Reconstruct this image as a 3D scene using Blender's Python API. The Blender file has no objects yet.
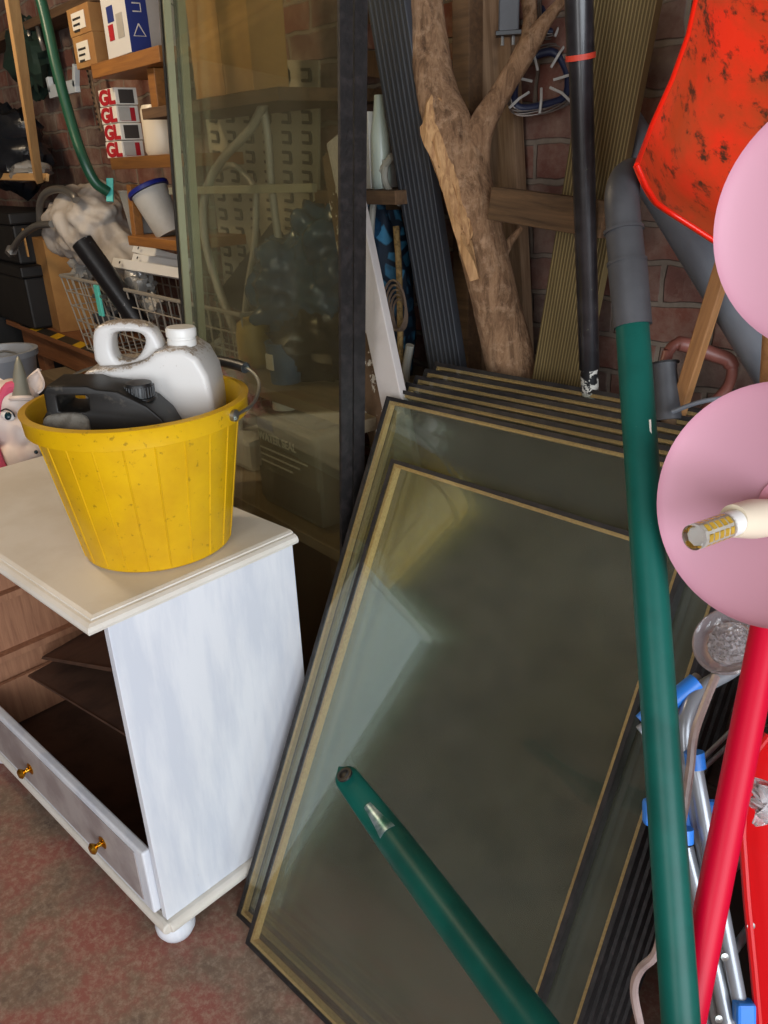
import bpy, bmesh, math, random
from mathutils import Vector, Matrix, noise
random.seed(7)
V = Vector
S = bpy.context.scene
COL = S.collection

# ------------------------------------------------------------------ camera
CAM_F, CAM_PSI, CAM_TH, CAM_RO = 812.6, .8974, .4109, -.0422
O = V((0, 0, 1.5))
FW = V((-math.sin(CAM_PSI)*math.cos(CAM_TH), math.cos(CAM_PSI)*math.cos(CAM_TH), -math.sin(CAM_TH)))
_R = V((math.cos(CAM_PSI), math.sin(CAM_PSI), 0)); _U = _R.cross(FW)
RT = _R*math.cos(CAM_RO) + _U*math.sin(CAM_RO)
UP = -_R*math.sin(CAM_RO) + _U*math.cos(CAM_RO)
cd = bpy.data.cameras.new('camera'); cam = bpy.data.objects.new('camera', cd); COL.objects.link(cam)
m = Matrix((RT, UP, -FW)).transposed().to_4x4(); m.translation = O
cam.matrix_world = m
cd.sensor_fit = 'VERTICAL'; cd.sensor_height = 24; cd.lens = 24*CAM_F/1024; cd.clip_start = .02
S.camera = cam
S.view_settings.view_transform = 'Standard'; S.view_settings.look = 'None'
S.view_settings.gamma = 1; S.view_settings.use_curve_mapping = False
S.view_settings.exposure = -0.08
S.cycles.transparent_max_bounces = 80
S.cycles.max_bounces = 8; S.cycles.diffuse_bounces = 4; S.cycles.glossy_bounces = 4

# ------------------------------------------------------------------ light
W = bpy.data.worlds.new('world'); S.world = W; W.use_nodes = True
W.node_tree.nodes['Background'].inputs[0].default_value = (.80, .88, 1, 1)
W.node_tree.nodes['Background'].inputs[1].default_value = 1.0
def area(name, loc, target, sx, sy, power, color):
    l = bpy.data.lights.new(name, 'AREA'); l.shape = 'RECTANGLE'; l.size = sx; l.size_y = sy
    l.energy = power; l.color = color
    o = bpy.data.objects.new(name, l); COL.objects.link(o); o.location = loc
    o.rotation_euler = (V(target)-V(loc)).to_track_quat('-Z', 'Y').to_euler(); return o
area('door_daylight', (2.9, -.7, 1.5), (-1.2, .6, .7), 3.0, 2.2, 190, (.86, .93, 1))
area('back_wall_fill', (.2, -2.1, 1.55), (-.9, 1.4, 1.0), 1.6, 1.7, 55, (.95, .97, 1))  # added fill to brighten the back wall; the front wall has no opening
def bulb(name, loc, power, color, r=.06):
    l = bpy.data.lights.new(name, 'POINT'); l.energy = power; l.color = color; l.shadow_soft_size = r
    o = bpy.data.objects.new(name, l); COL.objects.link(o); o.location = loc; return o
bulb('ceiling_bulb', (-2.7, .15, 2.35), 46, (1, .80, .55), .12)

# ------------------------------------------------------------------ helpers
def ray(x, y): return FW + RT*((x-384)/CAM_F) + UP*((512-y)/CAM_F)
def aD(x, y, D): return O + ray(x, y)*D
def aY(x, y, Y): r = ray(x, y); return O + r*(Y/r.y)
def aZ(x, y, Z): r = ray(x, y); return O + r*((Z-1.5)/r.z)
def lin(c):
    if isinstance(c, str):
        c = c.lstrip('#'); c = [int(c[i:i+2], 16)/255 for i in (0, 2, 4)]
    return tuple((v/12.92 if v <= .04045 else ((v+.055)/1.055)**2.4) for v in c) + (1,)

def _nt(name):
    mt = bpy.data.materials.new(name); mt.use_nodes = True
    nt = mt.node_tree; return mt, nt, nt.nodes['Principled BSDF']
def coords(nt, scale=(1, 1, 1), rot=(0, 0, 0), kind='Object'):
    tc = nt.nodes.new('ShaderNodeTexCoord'); mp = nt.nodes.new('ShaderNodeMapping')
    mp.inputs['Scale'].default_value = scale; mp.inputs['Rotation'].default_value = rot
    nt.links.new(tc.outputs[kind], mp.inputs[0]); return mp.outputs[0]
def noise_n(nt, vec, scale, detail=6, rough=.6, dist=0):
    n = nt.nodes.new('ShaderNodeTexNoise'); n.inputs['Scale'].default_value = scale
    n.inputs['Detail'].default_value = detail; n.inputs['Roughness'].default_value = rough
    n.inputs['Distortion'].default_value = dist
    nt.links.new(vec, n.inputs['Vector']); return n.outputs['Fac']
def ramp(nt, fac, stops):
    r = nt.nodes.new('ShaderNodeValToRGB'); e = r.color_ramp.elements
    while len(e) < len(stops): e.new(.5)
    for i, (p, c) in enumerate(stops): e[i].position = p; e[i].color = lin(c) if isinstance(c, str) else (c, c, c, 1)
    nt.links.new(fac, r.inputs[0]); return r.outputs[0]
def mixc(nt, fac, a, b, mode='MIX'):
    mx = nt.nodes.new('ShaderNodeMix'); mx.data_type = 'RGBA'; mx.blend_type = mode
    for s, v in ((0, fac), (6, a), (7, b)):
        if isinstance(v, (int, float)): mx.inputs[s].default_value = v
        elif isinstance(v, (str, tuple)): mx.inputs[s].default_value = lin(v)
        else: nt.links.new(v, mx.inputs[s])
    return mx.outputs[2]
def bump(nt, bs, h, strength=.3, dist=.01):
    b = nt.nodes.new('ShaderNodeBump'); b.inputs['Strength'].default_value = strength
    b.inputs['Distance'].default_value = dist; nt.links.new(h, b.inputs['Height']); nt.links.new(b.outputs[0], bs.inputs['Normal'])
def plain(name, c, rough=.5, metal=0, c2=None, scale=14, spots=None, stop=(.45, .62), bmp=0, coat=0, stretch=(1, 1, 1), spot_stops=(.62, .68), spot_scale=60, **kw):
    mt, nt, b = _nt(name)
    b.inputs['Roughness'].default_value = rough; b.inputs['Metallic'].default_value = metal
    b.inputs['Coat Weight'].default_value = coat
    b.inputs['Base Color'].default_value = lin(c)
    v = coords(nt, stretch)
    out = None
    if c2:
        f = noise_n(nt, v, scale)
        out = ramp(nt, f, [(stop[0], c), (stop[1], c2)])
    if spots:
        f2 = noise_n(nt, v, spot_scale, 4, .7)
        mk = ramp(nt, f2, [(spot_stops[0], 0.0), (spot_stops[1], 1.0)])
        out = mixc(nt, mk, out if out else c, spots)
    if out: nt.links.new(out, b.inputs['Base Color'])
    if bmp: bump(nt, b, noise_n(nt, v, scale*3), bmp, .004)
    for k, val in kw.items(): b.inputs[k.replace('_', ' ')].default_value = val
    return mt
def wood(name, c1, c2, axis=0, scale=6, rough=.7, grooves=None, knots=None, freq=1.0):
    """grain runs along the local axis given; grooves = (axis, repeats per metre, dark)"""
    mt, nt, b = _nt(name); st = [14, 14, 14]; st[axis] = .9
    v = coords(nt, tuple(st)); f = noise_n(nt, v, scale*freq, 7, .65, .6)
    col = ramp(nt, f, [(.32, c1), (.68, c2)])
    if knots:
        v2 = coords(nt, (3, 3, 3)); k = noise_n(nt, v2, 3, 2, .5)
        col = mixc(nt, ramp(nt, k, [(.62, 0.0), (.70, .7)]), col, knots)
    h = f
    if grooves:
        gv = coords(nt); sp = nt.nodes.new('ShaderNodeSeparateXYZ'); nt.links.new(gv, sp.inputs[0])
        mm = nt.nodes.new('ShaderNodeMath'); mm.operation = 'MULTIPLY'; nt.links.new(sp.outputs[grooves[0]], mm.inputs[0]); mm.inputs[1].default_value = grooves[1]*2*math.pi
        sn = nt.nodes.new('ShaderNodeMath'); sn.operation = 'SINE'; nt.links.new(mm.outputs[0], sn.inputs[0])
        g = ramp(nt, sn.outputs[0], [(.05, 1.0), (.75, 0.0)])
        col = mixc(nt, g, col, grooves[2]); h = g
        inv = nt.nodes.new('ShaderNodeMath'); inv.operation = 'SUBTRACT'; inv.inputs[0].default_value = 1; nt.links.new(g, inv.inputs[1]); h = inv.outputs[0]
    nt.links.new(col, b.inputs['Base Color']); b.inputs['Roughness'].default_value = rough
    bump(nt, b, h, .5 if grooves else .25, .004)
    return mt
def glassy(name, tint, dust='#9a9584', dust_amt=.05, ior=1.5, rough=.02, refl=2.1):
    """thin sheet glass: tinted pass-through, mirror reflection by angle, a film of dust"""
    mt = bpy.data.materials.new(name); mt.use_nodes = True; nt = mt.node_tree; nt.nodes.clear()
    o = nt.nodes.new('ShaderNodeOutputMaterial'); tr = nt.nodes.new('ShaderNodeBsdfTransparent'); tr.inputs[0].default_value = tint+(1,)
    gl = nt.nodes.new('ShaderNodeBsdfGlossy'); gl.inputs['Roughness'].default_value = rough; gl.inputs[0].default_value = (.92, 1, .95, 1)
    df = nt.nodes.new('ShaderNodeBsdfDiffuse'); df.inputs[0].default_value = lin(dust)
    fr = nt.nodes.new('ShaderNodeFresnel'); fr.inputs[0].default_value = ior
    a = nt.nodes.new('ShaderNodeMixShader'); geo = nt.nodes.new('ShaderNodeNewGeometry'); fm = nt.nodes.new('ShaderNodeMath'); fm.operation = 'SUBTRACT'; fm.inputs[0].default_value = 1.35; nt.links.new(geo.outputs['Backfacing'], fm.inputs[1])
    fx_ = nt.nodes.new('ShaderNodeMath'); fx_.operation = 'MULTIPLY'; fx_.use_clamp = True; nt.links.new(fr.outputs[0], fx_.inputs[0])
    gt_ = nt.nodes.new('ShaderNodeMath'); gt_.operation = 'GREATER_THAN'; gt_.inputs[1].default_value = .5; nt.links.new(fm.outputs[0], gt_.inputs[0]); g2 = nt.nodes.new('ShaderNodeMath'); g2.operation = 'MULTIPLY'; g2.inputs[1].default_value = refl; nt.links.new(gt_.outputs[0], g2.inputs[0]); nt.links.new(g2.outputs[0], fx_.inputs[1])
    nt.links.new(fx_.outputs[0], a.inputs[0]); nt.links.new(tr.outputs[0], a.inputs[1]); nt.links.new(gl.outputs[0], a.inputs[2])
    v = coords(nt); f = noise_n(nt, v, 5, 8, .7); r = ramp(nt, f, [(.3, dust_amt*.6), (.75, dust_amt*1.5)])
    sp = noise_n(nt, v, 160, 2, .5); r2 = ramp(nt, sp, [(.74, 0.0), (.78, .35 if dust_amt > .03 else .1)])
    ad = nt.nodes.new('ShaderNodeMath'); ad.operation = 'MAXIMUM'; nt.links.new(r, ad.inputs[0]); nt.links.new(r2, ad.inputs[1])
    c = nt.nodes.new('ShaderNodeMixShader'); nt.links.new(ad.outputs[0], c.inputs[0]); nt.links.new(a.outputs[0], c.inputs[1]); nt.links.new(df.outputs[0], c.inputs[2])
    nt.links.new(c.outputs[0], o.inputs[0]); return mt

# mesh buffer in world coordinates
class MB:
    def __init__(s): s.v = []; s.f = []
    def add(s, vs, fs):
        n = len(s.v); s.v += [V(q) for q in vs]; s.f += [tuple(i+n for i in f) for f in fs]; return s
    def box(s, c, x, y, z):
        """centre and three half-extent vectors"""
        c, x, y, z = V(c), V(x), V(y), V(z)
        if x.cross(y).dot(z) < 0: z = -z
        vs = [c+x*a+y*b+z*d for d in (-1, 1) for b in (-1, 1) for a in (-1, 1)]
        return s.add(vs, [(0, 2, 3, 1), (4, 5, 7, 6), (0, 1, 5, 4), (2, 6, 7, 3), (0, 4, 6, 2), (1, 3, 7, 5)])
    def aabb(s, a, b):
        a, b = V(a), V(b); h = (b-a)/2
        return s.box((a+b)/2, (abs(h.x), 0, 0), (0, abs(h.y), 0), (0, 0, abs(h.z)))
    def tube(s, pts, r, seg=12, cap=True, flat=None):
        pts = [V(p) for p in pts]; n = len(pts); rr = r if isinstance(r, (list, tuple)) else [r]*n
        t0 = (pts[1]-pts[0]).normalized(); up = V((0, 0, 1)) if abs(t0.z) < .9 else V((1, 0, 0))
        x = t0.cross(up).normalized(); rings = []
        for i, p in enumerate(pts):
            t = ((pts[min(i+1, n-1)]-p).normalized() + (p-pts[max(i-1, 0)]).normalized()).normalized() if 0 < i < n-1 else ((pts[1]-pts[0]) if i == 0 else (pts[-1]-pts[-2])).normalized()
            x = (x-t*x.dot(t)).normalized(); y = t.cross(x)
            rings.append([p+(x*math.cos(a)+y*math.sin(a))*rr[i] for a in [2*math.pi*k/seg for k in range(seg)]])
        vs = [q for rg in rings for q in rg]; fs = []
        for i in range(n-1):
            for k in range(seg):
                fs.append((i*seg+k, i*seg+(k+1) % seg, (i+1)*seg+(k+1) % seg, (i+1)*seg+k))
        if cap: fs += [tuple(reversed(range(seg))), tuple(range((n-1)*seg, n*seg))]
        return s.add(vs, fs)
    def lathe(s, prof, c, ax=(0, 0, 1), seg=32, sx=1, sy=1, xd=None):
        """prof: (radius, height) pairs along ax from c"""
        c = V(c); z = V(ax).normalized(); x = V(xd) if xd else (V((1, 0, 0)) if abs(z.x) < .8 else V((0, 1, 0)))
        x = (x-z*x.dot(z)).normalized(); y = z.cross(x); vs = []; fs = []
        for r, h in prof:
            for k in range(seg):
                a = 2*math.pi*k/seg; vs.append(c+z*h+x*(math.cos(a)*max(r, 1e-4)*sx)+y*(math.sin(a)*max(r, 1e-4)*sy))
        for i in range(len(prof)-1):
            for k in range(seg): fs.append((i*seg+k, i*seg+(k+1) % seg, (i+1)*seg+(k+1) % seg, (i+1)*seg+k))
        return s.add(vs, fs)
    def grid(s, fn, nu, nv, thick=0, closed_u=False):
        """fn(u,v)->point, optional thickness along the normal"""
        P = [[V(fn(i/nu, j/nv)) for j in range(nv+1)] for i in range(nu+1)]
        def nrm(i, j):
            a = P[min(i+1, nu)][j]-P[max(i-1, 0)][j]; b = P[i][min(j+1, nv)]-P[i][max(j-1, 0)]; q = a.cross(b)
            return q.normalized() if q.length > 1e-12 else V((0, 0, 1))
        w = nv+1; vs = [P[i][j] for i in range(nu+1) for j in range(w)]
        fs = [(i*w+j, (i+1)*w+j, (i+1)*w+j+1, i*w+j+1) for i in range(nu) for j in range(nv)]
        if thick:
            N = len(vs); vs += [P[i][j]-nrm(i, j)*thick for i in range(nu+1) for j in range(w)]
            fs += [tuple(N+k for k in reversed(f)) for f in list(fs)]
            edge = [(0, j) for j in range(nv)]
            for j in range(nv):
                fs.append((j, j+1, N+j+1, N+j)); b_ = nu*w; fs.append((b_+j+1, b_+j, N+b_+j, N+b_+j+1))
            for i in range(nu):
                fs.append(((i+1)*w, i*w, N+i*w, N+(i+1)*w)); fs.append((i*w+nv, (i+1)*w+nv, N+(i+1)*w+nv, N+i*w+nv))
        return s.add(vs, fs)
    def blob(s, c, x, y, z, seg=16, rings=10, jit=0, sd=0):
        c, x, y, z = V(c), V(x), V(y), V(z); vs = []; fs = []
        for i in range(rings+1):
            th = math.pi*i/rings
            for k in range(seg):
                a = 2*math.pi*k/seg; q = V((math.sin(th)*math.cos(a), math.sin(th)*math.sin(a), math.cos(th)))
                g = 1+jit*noise.noise(q*2.2+V((sd, sd*1.7, 0)))+jit*.5*noise.noise(q*6+V((sd, 0, sd)))
                vs.append(c+(x*q.x+y*q.y+z*q.z)*g)
        for i in range(rings):
            for k in range(seg): fs.append((i*seg+k, (i+1)*seg+k, (i+1)*seg+(k+1) % seg, i*seg+(k+1) % seg))
        return s.add(vs, fs)
    def build(s, name, mat, parent=None, bevel=0, smooth=False, loc=None, frame=None):
        """frame=(x,y,z): the object's local axes, so that textures follow the thing"""
        root = parent
        while root is not None and root.parent is not None: root = root.parent
        if parent is not None: base = parent.matrix_world.copy()
        else:
            base = Matrix.Identity(4)
            if frame:
                X, Y, Z = [V(q).normalized() for q in frame]; base = Matrix((X, Y, Z)).transposed().to_4x4()
            if loc is None:
                lo = [min(q[k] for q in s.v) for k in range(3)]; hi = [max(q[k] for q in s.v) for k in range(3)]
                loc = ((lo[0]+hi[0])/2, (lo[1]+hi[1])/2, lo[2])
            base.translation = V(loc)
        inv = base.inverted()
        me = bpy.data.meshes.new(name); me.from_pydata([inv@q for q in s.v], [], s.f); me.update()
        bm = bmesh.new(); bm.from_mesh(me); bmesh.ops.remove_doubles(bm, verts=bm.verts, dist=1e-5)
        bmesh.ops.recalc_face_normals(bm, faces=bm.faces); bm.to_mesh(me); bm.free()
        o = bpy.data.objects.new(name, me); COL.objects.link(o)
        if mat: me.materials.append(mat)
        if parent is not None:
            o.parent = parent; o.matrix_world = base
        else: o.matrix_world = base
        if smooth: smooth_by(me, 40)
        if bevel:
            bv = o.modifiers.new('bevel', 'BEVEL'); bv.width = bevel; bv.segments = 2; bv.limit_method = 'ANGLE'
        return o
def smooth_by(me, deg):
    me.polygons.foreach_set('use_smooth', [True]*len(me.polygons))
    me.set_sharp_from_angle(angle=math.radians(deg))
def tag(o, label=None, cat=None, group=None, kind=None):
    if label: o['label'] = label
    if cat: o['category'] = cat
    if group: o['group'] = group
    if kind: o['kind'] = kind
    return o
def empty(name, loc, label, cat, group=None, frame=None):
    o = bpy.data.objects.new(name, None); COL.objects.link(o); o.empty_display_size = .05
    mw = Matrix.Identity(4)
    if frame:
        X, Y, Z = [V(q).normalized() for q in frame]; mw = Matrix((X, Y, Z)).transposed().to_4x4()
    mw.translation = V(loc); o.matrix_world = mw
    return tag(o, label, cat, group)
def smooth_path(pts, n=8):
    """Catmull-Rom through the points"""
    P = [V(p) for p in pts]; P = [P[0]*2-P[1]]+P+[P[-1]*2-P[-2]]; out = []
    for i in range(1, len(P)-2):
        for k in range(n):
            t = k/n; a, b, c, d = P[i-1], P[i], P[i+1], P[i+2]
            out.append(.5*((2*b)+(c-a)*t+(2*a-5*b+4*c-d)*t*t+(-a+3*b-3*c+d)*t**3))
    out.append(P[-2]); return out
def extrude(name, outlines, th, mat, parent, o, x, y, bevel=.003):
    """filled 2D outlines (holes as further outlines) extruded th/2 either side, in the frame o,x,y"""
    cu = bpy.data.curves.new(name, 'CURVE'); cu.dimensions = '2D'; cu.fill_mode = 'BOTH'; cu.extrude = max(th/2-bevel, .0002); cu.bevel_depth = bevel; cu.bevel_resolution = 2; cu.offset = -bevel
    for ol in outlines:
        sp = cu.splines.new('POLY'); sp.points.add(len(ol)-1); sp.use_cyclic_u = True
        for i, (a, b) in enumerate(ol): sp.points[i].co = (a, b, 0, 1)
    t = bpy.data.objects.new(name, cu); COL.objects.link(t)
    me = bpy.data.meshes.new_from_object(t.evaluated_get(bpy.context.evaluated_depsgraph_get()))
    bpy.data.objects.remove(t); x = V(x).normalized(); y = V(y).normalized(); z = x.cross(y).normalized()
    b = MB(); b.add([V(o)+x*q.co.x+y*q.co.y+z*q.co.z for q in me.vertices], [tuple(p.vertices) for p in me.polygons])
    r = b.build(name, mat, parent); smooth_by(r.data, 35); return r
def chaikin(p, n=2):
    for _ in range(n):
        q = []
        for i in range(len(p)):
            a = p[i]; b = p[(i+1) % len(p)]
            q += [(a[0]*.75+b[0]*.25, a[1]*.75+b[1]*.25), (a[0]*.25+b[0]*.75, a[1]*.25+b[1]*.75)]
        p = q
    return p
def text(name, body, size, mat, parent, o, x, y, th=.0006, bold=0, wide=1):
    cu = bpy.data.curves.new(name, 'FONT'); cu.body = body; cu.size = size; cu.extrude = th; cu.offset = bold
    t = bpy.data.objects.new(name, cu); COL.objects.link(t)
    me = bpy.data.meshes.new_from_object(t.evaluated_get(bpy.context.evaluated_depsgraph_get()))
    bpy.data.objects.remove(t); x = V(x).normalized(); y = V(y).normalized(); z = x.cross(y).normalized()
    b = MB(); b.add([V(o)+x*q.co.x*wide+y*q.co.y+z*q.co.z for q in me.vertices], [tuple(p.vertices) for p in me.polygons])
    return b.build(name, mat, parent)
def dup(root, loc, label=None):
    r = root.copy(); COL.objects.link(r); r.location = loc
    if label: r['label'] = label
    for ch in list(root.children):
        c = ch.copy(); COL.objects.link(c); c.parent = r
        for g in list(ch.children):
            d = g.copy(); COL.objects.link(d); d.parent = c
    return r
def plank(name, A, B, w, t, facing, mat, label=None, cat='board', parent=None, bevel=.002, group=None, ext=(0, 0), floor=False):
    """board of width w and thickness t from A to B whose face looks towards `facing`; local X across, Y along, Z out"""
    A, B = V(A), V(B); ax = (B-A).normalized(); A = A-ax*ext[0]; B = B+ax*ext[1]
    if floor and B.z < A.z: B = A+(B-A)*((A.z-.03)/(A.z-B.z))
    n = V(facing); n = (n-ax*n.dot(ax)).normalized(); x = ax.cross(n)
    b = MB(); b.box((A+B)/2-n*t/2, x*w/2, (B-A)/2, n*t/2)
    o = b.build(name, mat, parent, bevel=bevel, frame=(x, ax, n), loc=(A+B)/2)
    if parent is None: tag(o, label, cat, group)
    return o
def to_floor(A, B, z=0.0):
    A, B = V(A), V(B); return A+(B-A)*((A.z-z)/(A.z-B.z))

# ------------------------------------------------------------------ materials
def brick_mat():
    mt, nt, b = _nt('old_brick')
    v = coords(nt, rot=(math.radians(90), 0, 0))
    wob = nt.nodes.new('ShaderNodeTexNoise'); wob.inputs['Scale'].default_value = 9; nt.links.new(v, wob.inputs['Vector'])
    vm = nt.nodes.new('ShaderNodeVectorMath'); vm.operation = 'MULTIPLY_ADD'; nt.links.new(wob.outputs['Color'], vm.inputs[0]); vm.inputs[1].default_value = (.03, .03, .03); nt.links.new(v, vm.inputs[2])
    br = nt.nodes.new('ShaderNodeTexBrick'); nt.links.new(vm.outputs[0], br.inputs['Vector'])
    br.inputs['Scale'].default_value = 1; br.inputs['Brick Width'].default_value = .225; br.inputs['Row Height'].default_value = .075
    br.inputs['Mortar Size'].default_value = .007; br.inputs['Mortar Smooth'].default_value = .4; br.inputs['Bias'].default_value = -.1
    br.inputs['Color1'].default_value = lin('#7d4a3c'); br.inputs['Color2'].default_value = lin('#57433f'); br.inputs['Mortar'].default_value = lin('#7a6e62')
    f = noise_n(nt, v, 6, 8, .7); c = mixc(nt, ramp(nt, f, [(.42, 0.0), (.72, .75)]), br.outputs['Color'], '#a79686')
    f2 = noise_n(nt, v, 2.2, 4, .6); c = mixc(nt, ramp(nt, f2, [(.5, 0.0), (.7, .8)]), c, '#3a2b27')
    nt.links.new(c, b.inputs['Base Color']); b.inputs['Roughness'].default_value = .95
    inv = nt.nodes.new('ShaderNodeMath'); inv.operation = 'MULTIPLY_ADD'; nt.links.new(br.outputs['Fac'], inv.inputs[0]); inv.inputs[1].default_value = -1; nt.links.new(f, inv.inputs[2])
    bump(nt, b, inv.outputs[0], .7, .012); return mt
def floor_mat():
    mt, nt, b = _nt('worn_red_concrete'); v = coords(nt)
    f = noise_n(nt, v, 5, 10, .62); g = noise_n(nt, v, 60, 6, .8); k = noise_n(nt, v, 2.3, 4, .6)
    c = ramp(nt, f, [(.3, '#574940'), (.44, '#77604f'), (.56, '#8a5549'), (.7, '#874c43')])
    c = mixc(nt, ramp(nt, g, [(.46, 0.0), (.66, .62)]), c, '#a8937f')
    c = mixc(nt, ramp(nt, k, [(.5, 0.0), (.66, .5)]), c, '#5d5148')
    nt.links.new(c, b.inputs['Base Color']); b.inputs['Roughness'].default_value = .8; bump(nt, b, g, .3, .003); return mt
M = {}
M['brick'] = brick_mat(); M['floor'] = floor_mat()
M['ceiling'] = wood('ceiling_boards', '#6b5c4a', '#85735c', 0)
M['sidewall'] = plain('limewashed_render', '#8a7c6a', .9, c2='#6a5a4c', scale=4)
M['glass'] = glassy('sheet_glass', (.92, .938, .915), '#a39e97', .034, rough=.055)
M['glass_tall'] = glassy('sheet_glass_clean', (.975, .975, .95), '#9a8f72', .014, refl=1.3)
M['seal'] = plain('black_edge_sealant', '#151212', .6, c2='#272222', scale=40, bmp=.3)
def spacer_mat():
    mt, nt, b = _nt('perforated_spacer_bar'); v = coords(nt)
    f = noise_n(nt, v, 300, 2, .5); c = ramp(nt, f, [(.4, '#d9b478'), (.6, '#c6a068')])
    nt.links.new(c, b.inputs['Base Color']); b.inputs['Metallic'].default_value = .35; b.inputs['Roughness'].default_value = .42; return mt
M['spacer'] = spacer_mat(); M['spacer_pale'] = plain('pale_olive_spacer_bar', '#a5a48a', .45, .3)
M['white_paint'] = plain('brushed_white_paint', '#d9dbe0', .55, c2='#c9cdd6', scale=5, stretch=(3, 3, .5), spots='#b9a693', spot_stops=(.73, .76), spot_scale=18, bmp=.1)
M['lid_paint'] = plain('cream_white_paint', '#ddd8cf', .45, c2='#d3ccc0', scale=5, spots='#8f8474', spot_stops=(.76, .78), spot_scale=40)
M['pine_in'] = wood('bare_pine_interior', '#a8795a', '#8a5e45', 2, 5)
M['hardboard'] = plain('brown_hardboard', '#5e4436', .7, c2='#4a352b', scale=8)
M['drawer_grey'] = plain('grey_drawer_panel', '#a39a97', .6, c2='#8d8280', scale=8)  # inner panel, greyer than the drawer frame around it
M['brass'] = plain('polished_brass', '#d6a63a', .2, 1)
def bucket_mat():
    mt, nt, b = _nt('dirty_yellow_plastic'); v = coords(nt)
    f = noise_n(nt, v, 6, 6, .6); c = ramp(nt, f, [(.35, '#d6aa02'), (.7, '#bf9006')])
    g = noise_n(nt, v, 75, 3, .6); c = mixc(nt, ramp(nt, g, [(.63, 0.0), (.72, .65)]), c, '#7a5c10')
    nt.links.new(c, b.inputs['Base Color']); b.inputs['Roughness'].default_value = .38; b.inputs['Subsurface Weight'].default_value = .15; b.inputs['Subsurface Radius'].default_value = (.02, .015, .003); return mt
M['yellow'] = bucket_mat()
def can_mat():
    mt, nt, b = _nt('dusty_white_plastic'); v = coords(nt)
    geo = nt.nodes.new('ShaderNodeNewGeometry'); sp = nt.nodes.new('ShaderNodeSeparateXYZ'); nt.links.new(geo.outputs['Normal'], sp.inputs[0])
    g = noise_n(nt, v, 130, 5, .75); up = ramp(nt, sp.outputs[2], [(.35, 0.0), (.9, .22)])
    ad = nt.nodes.new('ShaderNodeMath'); nt.links.new(g, ad.inputs[0]); nt.links.new(up, ad.inputs[1])
    c = mixc(nt, ramp(nt, ad.outputs[0], [(.64, 0.0), (.72, .8)]), '#cbc8c4', '#806848')
    nt.links.new(c, b.inputs['Base Color']); b.inputs['Roughness'].default_value = .35; return mt
M['can_white'] = can_mat()
M['white_plastic'] = plain('white_plastic', '#dcdad5', .35)
M['black_can'] = plain('dusty_black_plastic', '#161514', .42, c2='#201e1c', scale=12, spots='#4d473f', spot_stops=(.62, .75), spot_scale=20, Specular_IOR_Level=.3)
M['dusty_grey'] = plain('thick_grey_dust_on_plastic', '#77736a', .8, c2='#625d54', scale=70)
M['black'] = plain('black_plastic', '#17181a', .4)
M['wire'] = plain('bright_steel_wire', '#8f8f8c', .35, .9)
M['green_pole'] = plain('green_powder_coat', '#0f544b', .4, 0, c2='#0c4a42', scale=9, spots='#8fa39b', spot_stops=(.72, .76), spot_scale=60, coat=0, Specular_IOR_Level=.22)
M['green_old'] = plain('old_green_enamel', '#1b4a35', .35, spots='#5a4a35', spot_stops=(.7, .74))
M['rubber_grey'] = plain('dark_grey_rubber', '#3c3d41', .5, c2='#48494d', scale=10)
M['bare_steel'] = plain('rubbed_bare_steel', '#9db0b8', .35, .6, c2='#2a6b62', scale=30)
M['orange'] = plain('muddy_orange_red_plastic', '#dc2a0c', .38, c2='#aa3a14', scale=5, stop=(.38, .54), spots='#40200f', spot_stops=(.54, .66), spot_scale=38, coat=.15)
M['orange_clean'] = plain('clean_orange_red_plastic', '#ee2008', .3)
M['crimson'] = plain('glossy_crimson_paint', '#c2032c', .42, coat=0, Specular_IOR_Level=.2, spots='#e8a0a8', spot_stops=(.80, .81), spot_scale=30)
M['red_sheet'] = plain('red_plastic_sheet', '#c8080f', .35, coat=.2)
M['pink'] = plain('pink_enamel', '#b98796', .6)
M['pink_out'] = plain('pink_enamel_outside', '#cf8fa2', .5)
M['cream'] = plain('cream_ceramic', '#d8cbb4', .4)
M['mast_black'] = plain('scuffed_black_pole', '#1a191c', .35, c2='#2b292d', scale=20, spots='#5d6450', spot_stops=(.66, .72), spot_scale=40, coat=.2)
M['peel'] = plain('peeling_white_on_black', '#17171a', .5, spots='#d0cdc4', spot_stops=(.5, .53), spot_scale=50)
M['red_tape'] = plain('red_tape_ring', '#c8402c', .5)
M['deck'] = wood('green_tanalised_decking', '#7f6d46', '#917e52', 1, 6, .8, grooves=(0, 165, '#554626'))
M['deck_dark'] = wood('charcoal_composite_decking', '#3c3f45', '#34363b', 1, 6, .6, grooves=(0, 80, '#292a2e'))
M['deck_edge'] = plain('mossy_board_edge', '#57543c', .9, c2='#3a3a30', scale=40)
M['grey_side'] = plain('weathered_grey_edge', '#5d5f66', .85, c2='#4b4c50', scale=30)
M['sawn'] = wood('rough_sawn_plank', '#a08468', '#6f543c', 1, 4, .85, knots='#4a3524')
M['timber'] = wood('old_brown_batten', '#6c5136', '#44321f', 1, 6, .85)
M['timber2'] = wood('dark_shelf_timber', '#6b5036', '#4d3826', 0, 5, .85)
M['orange_pine'] = wood('varnished_pine', '#9c6830', '#7c5028', 0, 5, .55)
M['bench_pine'] = wood('old_pine_bench', '#8e5d38', '#70462a', 0, 5, .7)
M['light_batten'] = wood('pale_planed_batten', '#c79e68', '#ad8350', 1, 5, .7)
M['ply'] = wood('dusty_shelf_board', '#8a7a60', '#766650', 0, 3, .8)
M['cardboard'] = plain('brown_cardboard', '#a47a45', .85, c2='#93693a', scale=5)
M['cardboard2'] = plain('pale_brown_cardboard', '#b58a52', .85, c2='#a3784a', scale=4)
M['label'] = plain('white_paper_label', '#d8d2c6', .7)
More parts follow.
